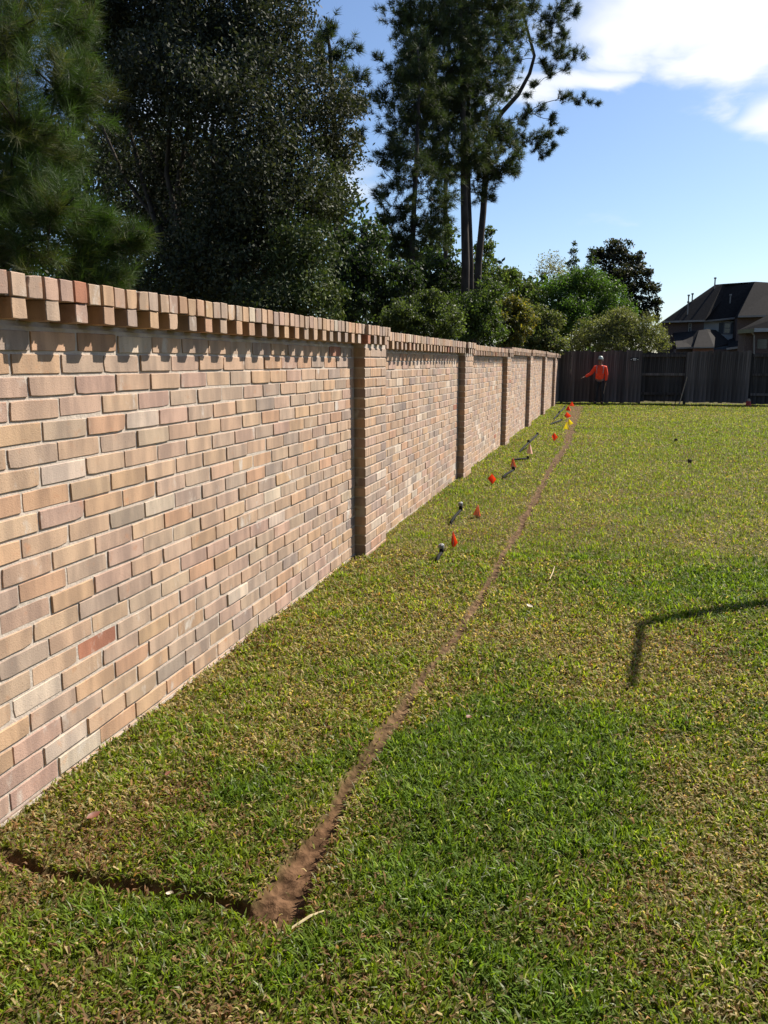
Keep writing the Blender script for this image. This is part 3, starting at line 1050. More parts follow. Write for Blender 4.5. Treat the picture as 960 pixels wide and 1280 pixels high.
# big evergreen oak behind the wall
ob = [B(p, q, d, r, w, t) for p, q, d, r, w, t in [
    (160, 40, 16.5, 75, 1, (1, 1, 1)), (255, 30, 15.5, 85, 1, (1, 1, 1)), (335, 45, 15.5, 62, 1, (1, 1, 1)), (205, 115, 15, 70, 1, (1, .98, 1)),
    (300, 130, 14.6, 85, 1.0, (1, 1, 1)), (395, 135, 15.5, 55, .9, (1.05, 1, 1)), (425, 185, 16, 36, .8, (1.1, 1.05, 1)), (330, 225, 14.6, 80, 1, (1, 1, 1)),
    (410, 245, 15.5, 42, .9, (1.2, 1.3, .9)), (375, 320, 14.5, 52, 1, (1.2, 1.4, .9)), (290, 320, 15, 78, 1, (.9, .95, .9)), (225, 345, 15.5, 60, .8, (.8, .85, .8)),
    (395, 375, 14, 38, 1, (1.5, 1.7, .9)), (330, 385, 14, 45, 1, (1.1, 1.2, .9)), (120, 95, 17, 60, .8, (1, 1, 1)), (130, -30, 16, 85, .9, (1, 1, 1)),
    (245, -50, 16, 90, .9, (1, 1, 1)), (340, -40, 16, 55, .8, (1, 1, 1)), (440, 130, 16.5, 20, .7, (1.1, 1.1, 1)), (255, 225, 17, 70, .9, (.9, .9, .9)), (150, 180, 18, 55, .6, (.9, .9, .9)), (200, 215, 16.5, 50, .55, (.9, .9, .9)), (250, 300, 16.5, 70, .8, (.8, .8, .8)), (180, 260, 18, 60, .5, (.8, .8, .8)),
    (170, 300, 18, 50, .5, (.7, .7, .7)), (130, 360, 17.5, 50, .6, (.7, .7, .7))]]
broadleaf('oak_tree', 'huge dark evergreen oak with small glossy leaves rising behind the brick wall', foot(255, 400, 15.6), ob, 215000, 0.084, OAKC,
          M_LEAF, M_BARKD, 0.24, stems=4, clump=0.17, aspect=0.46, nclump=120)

# near pine whose boughs hang beside the oak
NP = 7.2
nb_ = [B(p, q, NP + dd, r) for p, q, dd, r in [
    (25, 40, .3, 62), (88, 25, .8, 42), (70, 95, .2, 52), (15, 140, -.2, 58), (98, 130, .6, 38), (60, 190, .3, 50), (5, 235, 0, 60), (70, 255, -.3, 52), (118, 265, .2, 34),
    (125, 305, .1, 34), (160, 295, .2, 24), (180, 290, .2, 10), (40, 320, -.3, 55), (95, 335, .1, 40), (140, 345, .3, 30), (-60, 100, 0, 90), (-60, 250, -.3, 90), (-70, 0, .4, 80), (30, -40, .5, 70), (-60, -110, .5, 90), (160, 345, .4, 16)]]
tp = at(-150, 340, 7.6)
pine('pine_tree', 'young pine with long soft needles leaning over the coping of the wall',
     [(tp[0], tp[1], 0), (tp[0] + .05, tp[1], 1.5), (tp[0], tp[1] + .08, 3.0), (tp[0] + .08, tp[1] + .05, 4.6), (tp[0] + .05, tp[1] + .05, 6.0)],
     0.13, nb_, 640, 80, 0.19, 0.0034, [(0.050, 0.085, 0.022), (0.065, 0.105, 0.026), (0.042, 0.068, 0.022), (0.085, 0.090, 0.032)], spread=1.15, along=0.20)

PC = [(0.042, 0.058, 0.026), (0.055, 0.072, 0.026), (0.034, 0.046, 0.022), (0.064, 0.074, 0.030)]
PG = 'tall pines behind the wall'


def tall_pine(name, label, tr, r, blobs, dens=115, n=44, w=0.017, ln=0.27, grow=1.2):
    blobs = [(b[0], b[1] * grow) for b in blobs]
    return pine(name, label, tr, r, blobs, dens, n, ln, w, PC, PG, spread=1.25, along=0.22)


D1 = 30.0
g0 = foot(581, 380, D1)
tall_pine('pine_tree', 'tallest straight pine with a thick trunk, the middle one of the clump', [g0] + [at(p, q, D1) for p, q in ((582, 330), (580, 240), (579, 150), (577, 70), (575, 0), (572, -70))], 0.175,
          [B(p, q, D1 + dd, r) for p, q, dd, r in [(520, 55, .5, 32), (500, 100, 0, 24), (545, 35, -.8, 38), (605, 55, -.5, 36), (560, 90, -1, 36), (600, 110, 0, 34), (530, 115, .4, 32), (570, 135, 1, 36),
           (610, 155, .6, 26), (540, 165, .4, 34), (575, 185, -.8, 34), (550, 205, .6, 26), (500, 20, .8, 26), (630, 15, .8, 26), (560, -20, 0, 55), (615, -40, 0, 45), (510, -50, 0, 40), (600, 195, -.8, 22), (620, 85, 1, 24)]])
tall_pine('pine_tree', 'slim pine rising close against the thick straight trunk', [foot(591, 380, D1 + .7)] + [at(p, q, D1 + .7) for p, q in ((589, 330), (586, 240), (585, 150), (588, 60), (592, -60))], 0.11,
          [B(p, q, D1 + 1 + dd, r) for p, q, dd, r in [(620, 175, 0, 22), (640, 200, .3, 17), (625, 205, -.4, 22), (600, 225, 0, 20), (640, 50, .5, 24), (590, 20, .8, 40), (615, 215, .3, 14), (605, 245, .6, 12)]])
D2 = 33.0
tall_pine('pine_tree', 'leaning pine with a long bare fork reaching sideways into open sky', [foot(595, 370, D2)] + [at(p, q, D2) for p, q in ((598, 330), (604, 265), (608, 205), (613, 165), (628, 140), (648, 118), (662, 92), (668, 70), (660, 40), (652, 10))], 0.155,
          [B(p, q, D2 + dd, r) for p, q, dd, r in [(690, 25, 0, 22), (712, 42, .3, 15), (700, 62, -.4, 20), (680, 50, .5, 18), (720, 68, 0, 13), (693, 92, .3, 15), (674, 104, .3, 10), (700, 5, 0, 20), (655, 5, -.3, 20), (638, 0, .3, 18), (720, 15, .2, 12),
           (705, 122, 0, 10), (722, 124, .1, 9), (738, 127, 0, 7), (668, 135, -.2, 14), (652, 150, .3, 14), (690, 150, 0, 12), (682, 168, .3, 17), (664, 178, 0, 15), (695, 182, .1, 10), (640, 165, -.3, 17), (676, 195, 0, 7), (630, 120, .4, 16), (648, 75, .4, 10), (640, 180, 0, 12), (748, 130, 0, 5), (730, 119, .1, 7), (714, 117, 0, 7), (700, 165, .1, 9), (688, 192, 0, 8), (672, 185, .2, 9), (655, 170, 0, 10), (660, 120, .2, 8), (708, 85, .2, 9), (684, 78, 0, 10)]], dens=150, grow=0.95, w=0.014, ln=0.22)
D3 = 27.0
tall_pine('pine_tree', 'pine with a dark slender trunk next to the oak', [foot(512, 390, D3)] + [at(p, q, D3) for p, q in ((514, 340), (517, 270), (520, 210), (522, 160), (524, 100), (522, 60))], 0.115,
          [B(p, q, D3 + dd, r) for p, q, dd, r in [(495, 150, .3, 30), (482, 185, 0, 18), (512, 195, -.4, 30), (490, 225, .2, 20), (530, 225, .5, 26), (500, 258, -.2, 22), (545, 250, .2, 24), (482, 275, 0, 15), (515, 285, .3, 24), (540, 290, 0, 24),
           (495, 305, .4, 18), (480, 120, .3, 14), (472, 70, 0, 5), (555, 275, .2, 16), (510, 320, 0, 20), (475, 205, 0, 9), (470, 240, 0, 9), (522, 130, 0, 26), (505, 95, .2, 22), (532, 90, -.2, 22), (520, 60, .2, 20), (548, 130, .1, 20)]], dens=100)
D4 = 37.0
tall_pine('pine_tree', 'distant pine showing a thin grey trunk between two larger ones', [foot(556, 380, D4)] + [at(p, q, D4) for p, q in ((557, 330), (557, 250), (559, 170), (561, 90), (560, 20))], 0.13,
          [B(p, q, D4 + dd, r) for p, q, dd, r in [(560, 210, 0, 24), (540, 185, 0, 22), (585, 150, 0, 26), (555, 120, 0, 34), (590, 90, 0, 28), (525, 80, 0, 26), (535, 20, 0, 30), (585, 35, 0, 28)]], dens=80)
D5 = 26.0
tall_pine('pine_tree', 'bushy pine whose crown peeps over the shoulder of the oak', [foot(425, 390, D5)] + [at(p, q, D5) for p, q in ((422, 300), (420, 200), (416, 120), (412, 60), (408, 35))], 0.14,
          [B(p, q, D5 + dd, r) for p, q, dd, r in [(408, 45, 0, 20), (425, 65, .2, 18), (395, 60, -.2, 16), (440, 95, 0, 20), (452, 130, .3, 15), (430, 120, -.3, 20), (455, 165, 0, 12), (445, 60, 0, 8), (400, 90, 0, 20)]], dens=110)

# undergrowth and smaller trees between wall and pines
SG = 'shrubs behind the wall'
GRN = [(0.065, 0.092, 0.026), (0.085, 0.112, 0.032), (0.052, 0.075, 0.022), (0.105, 0.115, 0.040)]
DRK = [(0.026, 0.040, 0.016), (0.034, 0.048, 0.018), (0.020, 0.032, 0.013)]
OLV = [(0.115, 0.118, 0.050), (0.145, 0.138, 0.062), (0.085, 0.092, 0.038), (0.18, 0.165, 0.085)]
OCH = [(0.110, 0.110, 0.030), (0.20, 0.145, 0.030), (0.085, 0.095, 0.030), (0.13, 0.120, 0.034)]


def shrub(name, label, px, d, blobs, count, size, cols, cat='shrub', group=SG, **k):
    k.setdefault('stems', 3)
    k.setdefault('nclump', 45)
    return broadleaf(name, label, foot(px, 400, d), [B(p, q, d + dd, r) for p, q, dd, r in blobs], count, size, cols, M_SHRUB, M_BARKD, 0.05, group, cat, **k)


shrub('evergreen_shrub', 'blackish evergreen thicket between the oak and the slender pine', 455, 24, [(445, 330, 0, 32), (470, 355, .4, 32), (440, 375, 0, 34), (490, 385, .3, 30), (460, 300, .5, 20), (430, 300, .3, 16), (505, 350, .5, 25)], 15000, 0.12, DRK)
shrub('leafy_shrub', 'olive green shrub topping the wall below the slender pine', 520, 19, [(500, 400, 0, 26), (530, 392, .3, 30), (560, 402, 0, 26), (515, 415, -.2, 22), (545, 380, .2, 18)], 12000, 0.075, [(0.075, 0.095, 0.034), (0.095, 0.115, 0.040), (0.060, 0.075, 0.028)])
shrub('leafy_shrub', 'dim green bush filling the gap between the pine trunks', 545, 31, [(535, 335, 0, 26), (560, 345, .4, 26), (550, 370, 0, 28), (575, 385, -.6, 22), (525, 365, .4, 22)], 12000, 0.125, DRK + GRN[:1])
shrub('young_broadleaf_tree', 'small leafy tree with bright sky behind, next to the leaning pine', 605, 36, [(607, 310, 0, 14), (600, 340, .4, 20), (612, 290, .1, 8), (555, 300, .2, 14), (560, 285, .2, 9), (625, 350, .2, 18), (640, 345, .3, 12)], 6500, 0.14, GRN, cat='tree', group=None)
shrub('leafy_shrub', 'broad green bush spreading under the leaning pine', 590, 22, [(575, 395, 0, 26), (600, 385, .2, 28), (585, 420, 0, 22), (610, 412, .2, 24), (615, 365, .4, 20)], 10500, 0.085, GRN[:3])
shrub('ochre_shrub', 'yellowing ochre bush just over the wall top', 630, 25, [(625, 405, 0, 20), (645, 412, .2, 20), (635, 425, 0, 18), (655, 395, .3, 18), (640, 385, .3, 18)], 13000, 0.095, OCH)
shrub('leafy_shrub', 'sage green bush between the ochre bush and the fence corner', 680, 29, [(672, 420, 0, 22), (690, 405, .2, 18), (665, 395, .2, 18), (690, 430, 0, 18), (655, 430, 0, 18)], 13000, 0.105, OLV[:3] + GRN[:1])
shrub('young_broadleaf_tree', 'mid green tree with upright twigs behind the ochre bush', 640, 38, [(630, 368, 0, 20), (650, 362, .3, 18), (640, 348, .3, 12), (660, 375, 0, 22), (615, 375, 0, 18)], 7000, 0.13, GRN, cat='tree', group=None)
shrub('bare_tree', 'thin pale tree with sparse straw leaves above the round green tree', 690, 47, [(686, 330, 0, 17), (700, 335, .3, 15), (678, 340, .2, 10), (692, 350, 0, 18)], 1500, 0.13, [(0.20, 0.17, 0.09), (0.16, 0.14, 0.07)], cat='tree', group=None, clump=0.22)
shrub('juniper_tree', 'narrow spiky juniper with a pointed tip', 717, 44, [(717, 305, 0, 4), (717, 316, 0, 6), (716, 328, 0, 8), (718, 342, 0, 10)], 1500, 0.11, DRK + GRN[:1], cat='tree', group='junipers beyond the fence', nclump=22, stems=1)
shrub('juniper_tree', 'low juniper spire against the dark magnolia', 740, 45, [(740, 312, 0, 5), (739, 325, 0, 9), (738, 340, 0, 11)], 1300, 0.11, DRK + GRN[:1], cat='tree', group='junipers beyond the fence', nclump=22, stems=1)
shrub('round_green_tree', 'round bright green tree behind the fence corner', 725, 38, [(700, 370, 0, 28), (730, 362, .3, 30), (758, 375, .3, 28), (690, 400, 0, 26), (720, 400, -.8, 32), (760, 400, 0, 28), (778, 392, .5, 18), (740, 350, .6, 18), (712, 352, .5, 16)], 34000, 0.125, [(0.060, 0.105, 0.022), (0.078, 0.125, 0.026), (0.048, 0.080, 0.020)], cat='tree', group=None, nclump=55)
shrub('magnolia_tree', 'very dark magnolia with a stepped crown behind the green tree', 780, 50, [(772, 312, 0, 17), (757, 325, .3, 18), (785, 325, .3, 12), (798, 322, .2, 9), (800, 340, 0, 14), (780, 345, -.3, 22), (810, 362, 0, 14), (795, 368, .3, 20), (765, 355, 0, 22), (818, 378, 0, 10), (812, 392, 0, 14), (790, 395, .3, 20), (748, 318, 0, 8)], 13000, 0.20, [(0.022, 0.024, 0.014), (0.032, 0.028, 0.017), (0.018, 0.022, 0.013)], cat='tree', group=None, aspect=0.5, nclump=40, stems=2)
shrub('silvery_shrub', 'silvery olive shrub bulging over the fence boards', 780, 33.5, [(745, 418, 0, 24), (770, 408, .2, 26), (798, 412, 0, 24), (818, 420, .2, 17), (765, 432, -.3, 22), (800, 432, -.2, 22), (728, 428, .3, 18), (828, 432, 0, 12), (780, 395, .2, 14)], 26000, 0.085, OLV, nclump=70)

# woodland far behind the wall: reads as one mass
def build_woodland():
    bl = []
    for i in range(50):
        px = -160 + i * 19 + rng.uniform(-8, 8)
        d = rng.uniform(44, 58)
        top = np.interp(px, [-150, 200, 400, 470, 560, 640, 700, 840], [150, 170, 250, 300, 330, 365, 395, 425])
        for q in np.arange(top, 452, 34):
            bl.append(B(px + rng.uniform(-8, 8), q + rng.uniform(-10, 10), d + rng.uniform(-2, 2), rng.uniform(22, 32)))
    V, F, K = leaves_in(bl, 78000, 0.34, DRK + GRN[:1], 0.2, 0.6, nclump=26)
    o = np_mesh('woodland', V, F, 4, M_SHRUB, None, col=K)
    tag(o, 'dark belt of far woodland behind the oak and pines', 'woodland', kind='stuff')


build_woodland()

# added evergreens behind the camera, out of view, to cut sky light on shaded faces
_src = None
for i, (x, y, sc) in enumerate(((-7, -9, 1.5), (-1.5, -10.5, 1.6), (4.5, -9.5, 1.5), (10.5, -9, 1.6), (15.5, -5.5, 1.4))):
    if _src is None:
        _src = broadleaf('sky_block_tree', 'unseen evergreen added to block sky light at the near end of the lawn, behind the wall', (x, y, 0),
                         [(np.array([x + a, y + b, z]), r) for a, b, z, r in ((0, 0, 2.2, 2.4), (1.2, .4, 4.6, 2.3), (-1.2, -.3, 4.8, 2.3), (0, .3, 7.0, 2.2), (.3, 0, 9.0, 1.6), (2.2, 0, 2.0, 1.8), (-2.2, 0, 2.0, 1.8))],
                         9000, 0.34, DRK, M_LEAF, M_BARKD, 0.2, 'unseen evergreens added to block sky light', clump=.2, aspect=.6, nclump=40)
        _src.scale = (sc, sc, sc)
    else:
        c = _src.copy(); COL.objects.link(c); c['label'] = 'unseen evergreen added to block sky light at the near end of the lawn, ' + ('next beyond the wall', 'in the middle of the row', 'last but one', 'the outermost')[i - 1]; c.location = (x, y, 0); c.rotation_euler = (0, 0, i * 1.3); c.scale = (sc, sc, sc)
        for ch in _src.children:
            k = ch.copy(); COL.objects.link(k); k.parent = c

# ------------------------------------------------------------------ house beyond the fence
M_ROOF = simple_mat('dark_shingle', (0.020, 0.017, 0.016), 0.95, 0.35, 6, 0.5, 20, 0.2)
M_HBRICK = simple_mat('house_brick', (0.10, 0.072, 0.064), 0.95, 0.3, 14, 0.3, 40, 0.1)
M_SIDING = simple_mat('pale_siding', (0.40, 0.40, 0.38), 0.8, 0.12, 3)
M_TRIM = simple_mat('eave_trim', (0.20, 0.185, 0.17), 0.7, 0.15, 3)
M_GLASS = simple_mat('window_glass', (0.03, 0.035, 0.04), 0.12, 0.2, 2, spec=0.7)
M_SHUT = simple_mat('dark_shutter', (0.05, 0.055, 0.06), 0.7, 0.2, 5)


def build_house():
    H = 66.0
    h0 = at(890, 440, H); h0[2] = -0.6
    root = empty('two_storey_house', tuple(h0))
    tag(root, 'two storey house with steep dark hip roof beyond the fence', 'house')

    def P(px, py, back=0.0):
        r = ray(px, py)
        q = CAM + r * ((h0[1] - CAM[1]) / r[1])     # on the facade, which runs along X like the fence
        q[1] += back
        return q - h0

    def roof(name, pts, mat=M_ROOF, parent=root):
        mb = MB(); mb.poly(pts, 0.12, (0, 0, -1)); return mb.build(name, mat, parent)
    # heights from the main facade plane (y = H): metres per pixel there
    eL, eV = P(828, 402), P(881, 400.5)
    pk1, pk2 = P(899, 352, 2.7), P(909, 351, 2.7)
    eR = P(921, 396, 1.2); eV2 = P(881, 400.5, 1.2)
    rg = P(951, 348, 2.7)
    main = roof('roof', [eL, eV, pk2, pk1])
    mb = MB()
    mb.poly([eL, pk1, P(826, 402, 9)], .12); mb.build('roof_hip', M_ROOF, root)
    roof('roof_slope', [eV, eV2 + np.array([0, .6, 0]), pk2 + np.array([.9, .8, -.25]), pk2])
    roof('roof_slope', [eV2, eR, rg, pk2 + np.array([.3, 0.3, 0])])
    roof('roof_slope', [P(920, 396, -1.0), P(1010, 394, -1.0), P(985, 350, 2.7), rg])
    roof('roof_slope', [P(920, 396, -1.0), rg, eR])
    # back slopes close the volume
    roof('roof_back', [pk1, pk2, rg, P(985, 350, 2.7), P(1010, 396, 11), P(826, 402, 11)])
    # walls
    def wallbox(name, a, b, mat, depth, zb=0.0):
        mb = MB(); mb.box((a[0], a[1], zb), (b[0], a[1] + depth, a[2])); return mb.build(name, mat, root)
    a = P(832, 403, .5); b = P(881, 403, .5); wallbox('wall', a, b, M_HBRICK, 8)
    a2 = P(881, 401, 1.6); b2 = P(921, 401, 1.6); w2 = wallbox('wall', a2, b2, M_SIDING, 7)
    a3 = P(921, 398, -.4); b3 = P(1005, 398, -.4); wallbox('wall', a3, b3, M_HBRICK, 9)
    # eaves boards
    def bar(name, p, q, mat, h=.16, parent=root, t=.06):
        mb = MB(); mb.obox((p + q) / 2, (q - p) / 2, (0, t, 0), (0, 0, h / 2)); return mb.build(name, mat, parent)
    bar('fascia', P(828, 402.5, -.08), P(881, 401, -.08), M_TRIM, .14)
    bar('fascia', P(882, 401, 1.1), P(921, 396.8, 1.1), M_TRIM, .14)
    bar('fascia', P(920, 396.6, -1.08), P(1010, 394.6, -1.08), M_TRIM, .14)
    # windows
    def window(px0, py0, px1, py1, back, shutters=False):
        a, b = P(px0, py1, back), P(px1, py0, back)
        mb = MB(); mb.box((a[0], a[1] - .10, a[2]), (b[0], a[1] + .02, b[2])); w = mb.build('window', M_TRIM, root)
        t = .08
        mb = MB(); mb.box((a[0] + t, a[1] - .11, a[2] + t), (b[0] - t, a[1] - .105, (a[2] + b[2]) / 2 - .03)); mb.build('pane', M_GLASS, w)
        mb = MB(); mb.box((a[0] + t, a[1] - .11, (a[2] + b[2]) / 2 + .03), (b[0] - t, a[1] - .105, b[2] - t)); mb.build('pane', M_GLASS, w)
        if shutters:
            for s in (0, 1):
                x0 = a[0] - .36 if s == 0 else b[0] + .02
                mb = MB(); mb.box((x0, a[1] - .07, a[2]), (x0 + .34, a[1] - .01, b[2])); mb.build('shutter', M_SHUT, w)
    window(860.5, 403.5, 865.5, 415, .5)
    window(907, 402, 917.5, 416.5, 1.6, True)
    # lower bay and its hipped roof
    q1, q2 = P(872, 413.5, -1.0), P(882, 412, -1.0)
    lo = MB()
    roof('bay_roof', [P(842, 435.5, -3), P(861.5, 434.5, -3), P(872, 413.5, -1), P(866, 414, -.3), P(842, 416, .4)])
    roof('bay_roof', [P(861.5, 434.8, -3.6), P(886, 434.6, -3.6), q2, q1])
    roof('bay_roof', [P(886, 434.6, -3.6), P(889, 434, -1.5), P(915, 429, 0), P(896, 412, .6), q2])
    bar('fascia', P(842, 436, -3.05), P(862, 435.2, -3.05), M_TRIM, .12)
    bar('fascia', P(861.5, 435.4, -3.66), P(886, 435.2, -3.66), M_TRIM, .10)
    a = P(862, 436, -3.3); b = P(886, 436, -3.3); wallbox('bay_wall', a, b, simple_mat('red_brick', (0.22, 0.11, 0.085), .95, .25, 14), 3.2)
    a = P(842, 437, -2.6); b = P(862, 437, -2.6); wallbox('bay_wall', a, b, M_HBRICK, 2.8)
    a = P(886, 437, -1.2); b = P(925, 437, -1.2); wallbox('bay_wall', a, b, M_HBRICK, 2.6)
    roof('porch_roof', [P(905, 436, -1.8), P(926, 433, -1.8), P(926, 420, .6), P(912, 424, .6)])
    bar('fascia', P(904, 436.6, -1.86), P(926, 433.8, -1.86), M_TRIM, .16)
    # vents on the roof
    for (px, py, h, bk) in ((898, 353, .5, 2.4), (862.5, 374, .35, 1.4), (867.5, 372, .35, 1.5), (917, 372, .3, 1.9), (860, 392, .9, .5)):
        p = P(px, py, bk); mb = MB()
        mb.tube([p - np.array([0, 0, .35]), p + np.array([0, 0, h])], .06, 6)
        mb.tube([p + np.array([0, 0, h]), p + np.array([0, 0, h + .12])], .11, 6)
        mb.build('roof_vent', M_TRIM, root)


build_house()


def build_annex():
    H = 46.0
    h0 = at(945, 440, H); h0[2] = -0.3
    root = empty('brick_annex', tuple(h0))
    tag(root, 'low brick house corner with pale gutter and downpipe above the fence', 'house')

    def P(px, py, back=0.0):
        r = ray(px, py)
        p = CAM + r * ((h0[1] - CAM[1]) / r[1]) - h0; p[1] += back; return p
    a, b = P(932, 415.5), P(1040, 415.5)
    mb = MB(); mb.box((a[0], a[1], 0), (b[0], a[1] + 2.6, a[2])); mb.build('wall', M_HBRICK, root)
    mb = MB(); mb.poly([P(922, 413, -.35), P(1045, 411, -.35), P(1030, 380, 1.0), P(980, 384, 1.0)], .14); mb.build('roof', M_ROOF, root)
    mb = MB(); mb.poly([P(922, 413, -.35), P(980, 384, 1.0), P(932, 413, 2.7)], .14); mb.build('roof_hip', M_ROOF, root)
    p, q = P(941, 413, -.42), P(1045, 411.2, -.42)
    mb = MB(); mb.obox((p + q) / 2, (q - p) / 2, (0, .06, 0), (0, 0, .10)); mb.build('gutter', simple_mat('grey_gutter', (.30, .31, .32), .5, .1), root)
    p, q = P(921, 415, -.40), P(941, 413.5, -.40)
    mb = MB(); mb.obox((p + q) / 2, (q - p) / 2, (0, .05, 0), (0, 0, .11)); mb.build('soffit_board', simple_mat('olive_trim', (.15, .14, .08), .7, .2), root)
    mb = MB(); mb.tube([P(938, 416, -.4), P(942, 419, -.15), P(942, 440, -.12), P(942, 470, -.12)], .055, 6); mb.build('downpipe', M_TRIM, root)
    mb = MB(); a = P(947, 424, -.03); b = P(958, 436, -.03); mb.box((a[0], a[1], b[2]), (b[0], a[1] + .02, a[2])); mb.build('window', M_GLASS, root)


build_annex()

# ------------------------------------------------------------------ sprinkler risers and marking flags
RG = 'black irrigation tubes dug up beside the wall'


def riser(base_px, tip_px, label, head=True, elbow=0.03, nub=None, r=0.011, lift=0.35):
    """black tube that leaves the turf at one end and rises to its nozzle"""
    r *= 1.25
    b = gnd(*base_px, 0.03); dep = float(project(b)[2])
    # the nozzle end stands over a point a little farther on
    g = gnd(*tip_px); dg = float(project(g)[2])
    t = at(*tip_px, dep + (dg - dep) * lift)
    root = empty('black_tube', (b[0], b[1], 0)); tag(root, label, 'irrigation tube', RG)
    o = np.array([b[0], b[1], 0.0]); b = b - o; t = t - o
    d = (t - b)
    mb = MB()
    mb.tube([b - d * .12 - np.array([0, 0, .06]), b, b + d * .35 + np.array([0, 0, .006]), b + d * .75, t], r, 7)
    mb.tube([t - d * .02, t + np.array([0, 0, elbow])], r * 1.35, 8)
    mb.build('tube', M_BLACK, root, True)
    if nub is not None:
        p = b + d * nub; mb = MB(); mb.tube([p, p + np.array([-.01, 0, .05])], r * 1.3, 7); mb.build('fitting', M_BLACK, root)
    if head:
        mb = MB(); mb.tube([t + np.array([0, 0, elbow]), t + np.array([-.006, 0, elbow + .022]), t + np.array([-.010, 0, elbow + .034])], [r * 1.5, r * 1.9, r * 1.2], 9)
        mb.build('nozzle', M_GREY, root)
    return root


riser((546, 700), (552, 690), 'stubby black irrigation tube with grey nozzle beside the tall narrow red flag')
riser((564, 652), (576, 637), 'black irrigation tube with grey nozzle beside a crumpled orange flag on bare lawn', elbow=.04)
riser((629, 596), (642, 587), 'thin black irrigation tube lying under a pale orange flag', head=False, elbow=.04, r=.013, lift=.3)
riser((641, 575), (660, 573), 'thin black rod shape almost flat on the turf below an orange and white flag', head=False, elbow=.035, r=.013, lift=.5)  # dark streak on the turf, built as a black tube
riser((650, 564), (672, 543), 'long straight black irrigation tube with a small side fitting', head=False, elbow=.02, nub=.48, r=.014, lift=.3)
riser((689, 530), (702, 525), 'short black rod shape near the yellow flags', head=False, elbow=.02, r=.016, lift=.5)  # short dark streak, also built as a tube
riser((693, 523), (706, 509), 'forked black irrigation tube standing close to the cluster of red flags', head=False, elbow=.02, nub=.45, r=.018, lift=.3)

M_FRED = flag_mat('red_flag', (0.75, 0.050, 0.012))
M_FORG = flag_mat('orange_flag', (0.85, 0.22, 0.10))
M_FPALE = flag_mat('pale_flag', (0.80, 0.50, 0.38))
M_FYEL = flag_mat('yellow_flag', (0.85, 0.68, 0.015))
M_FWHT = flag_mat('white_flag', (0.70, 0.66, 0.62))
FG = 'utility marking flags along the trench'


def flag(px, py, top, label, mats, w=0.09, shape='droop', rz=0.0):
    b = gnd(px, py); dep = float(project(b)[2])
    h = (py - top) / FPX * dep * 1.0
    root = empty('marking_flag', (b[0], b[1], 0), 0); tag(root, label, 'flag', FG)
    mb = MB(); mb.tube([(0, 0, -.02), (.004, 0, h * .5), (0, 0, h)], 0.0022, 5); mb.build('wire', M_WIRE, root)
    # cloth: a limp rectangle folded about the wire
    n, m = 7, 6
    hh = min(h * 0.9, 0.15)
    for q, mat in enumerate(mats):
        vs, fs = [], []
        ph = random.uniform(0, 6) + q * 2
        for j in range(m + 1):
            v = j / m
            for i in range(n + 1):
                u = i / n
                if shape == 'narrow': wid = w * (0.12 + 1.5 * (v / .3 if v < .3 else (1 - v) / .7))
                elif shape == 'diamond': wid = w * (0.08 + 1.5 * (1 - abs(2 * v - 1)))
                else: wid = w * (0.10 + 1.1 * (1 - v))
                x = wid * (u - .45) * math.cos(rz) + .35 * wid * math.sin(5 * u + ph) * math.sin(rz + .4)
                y = wid * (u - .45) * math.sin(rz) + 0.018 * math.sin(6.0 * u + ph + 2 * v) + q * .012
                z = h - hh * (1 - v) * (1 - .12 * q) - 0.25 * hh * (u - .3) * (1 - v) * .6
                vs.append((x, y, max(z, .005)))
        for j in range(m):
            for i in range(n):
                a = j * (n + 1) + i; fs.append((a, a + 1, a + n + 2, a + n + 1))
        mesh_obj('cloth', vs, fs, mat, root, True)
    return root


flag(566, 686, 664, 'tall narrow red flag between two black irrigation tubes', [M_FRED], .036, 'narrow', .5)
flag(597, 648, 631, 'crumpled pale orange flag on bare lawn by the second tube', [M_FPALE, M_FORG], .06, 'droop', .2)
flag(615, 606, 592, 'red flag hanging as a diamond, alone on the turf', [M_FRED], .055, 'diamond', .3)
flag(641, 587, 572, 'pale orange flag standing over a thin black tube', [M_FPALE, M_FORG], .06, 'droop', .4)
flag(662, 572, 555, 'orange and white flag with a white upper fold', [M_FPALE, M_FWHT], .07, 'droop', .2)
flag(692, 553, 541, 'red diamond flag with a bare wire above, near the yellow ones', [M_FRED], .085, 'diamond', .1)
flag(708, 539, 528, 'large bright yellow triangular flag', [M_FYEL], .15, 'droop', .2)
flag(711, 532, 524, 'slim yellow flag tucked behind the larger yellow one', [M_FYEL], .10, 'narrow', .2)
flag(708, 524, 515, 'deep red flag at the front of the red cluster', [M_FRED], .11, 'narrow', .3)
flag(710, 516, 507, 'orange red flag in the middle of the red cluster', [M_FRED, M_FORG], .10, 'droop', .2)
flag(715, 509, 502, 'last red flag, close to the fence', [M_FRED], .13, 'droop', .1)

# ------------------------------------------------------------------ the worker by the fence
M_ORANGE = simple_mat('orange_hi_vis', (0.95, 0.060, 0.012), 0.75, 0.15, 12, 0.3, 30)
M_TROUS = simple_mat('dark_trousers', (0.018, 0.018, 0.022), 0.85, 0.3, 12)
M_SKIN = simple_mat('skin', (0.22, 0.115, 0.075), 0.55, 0.12, 20)
M_HAT = simple_mat('pale_hard_hat', (0.36, 0.40, 0.36), 0.4, 0.3, 6)
M_REFL = simple_mat('reflective_tape', (0.30, 0.31, 0.32), 0.3, 0.15, 30, metal=0.3)
M_BOOT = simple_mat('boot', (0.03, 0.022, 0.018), 0.7, 0.3, 20)


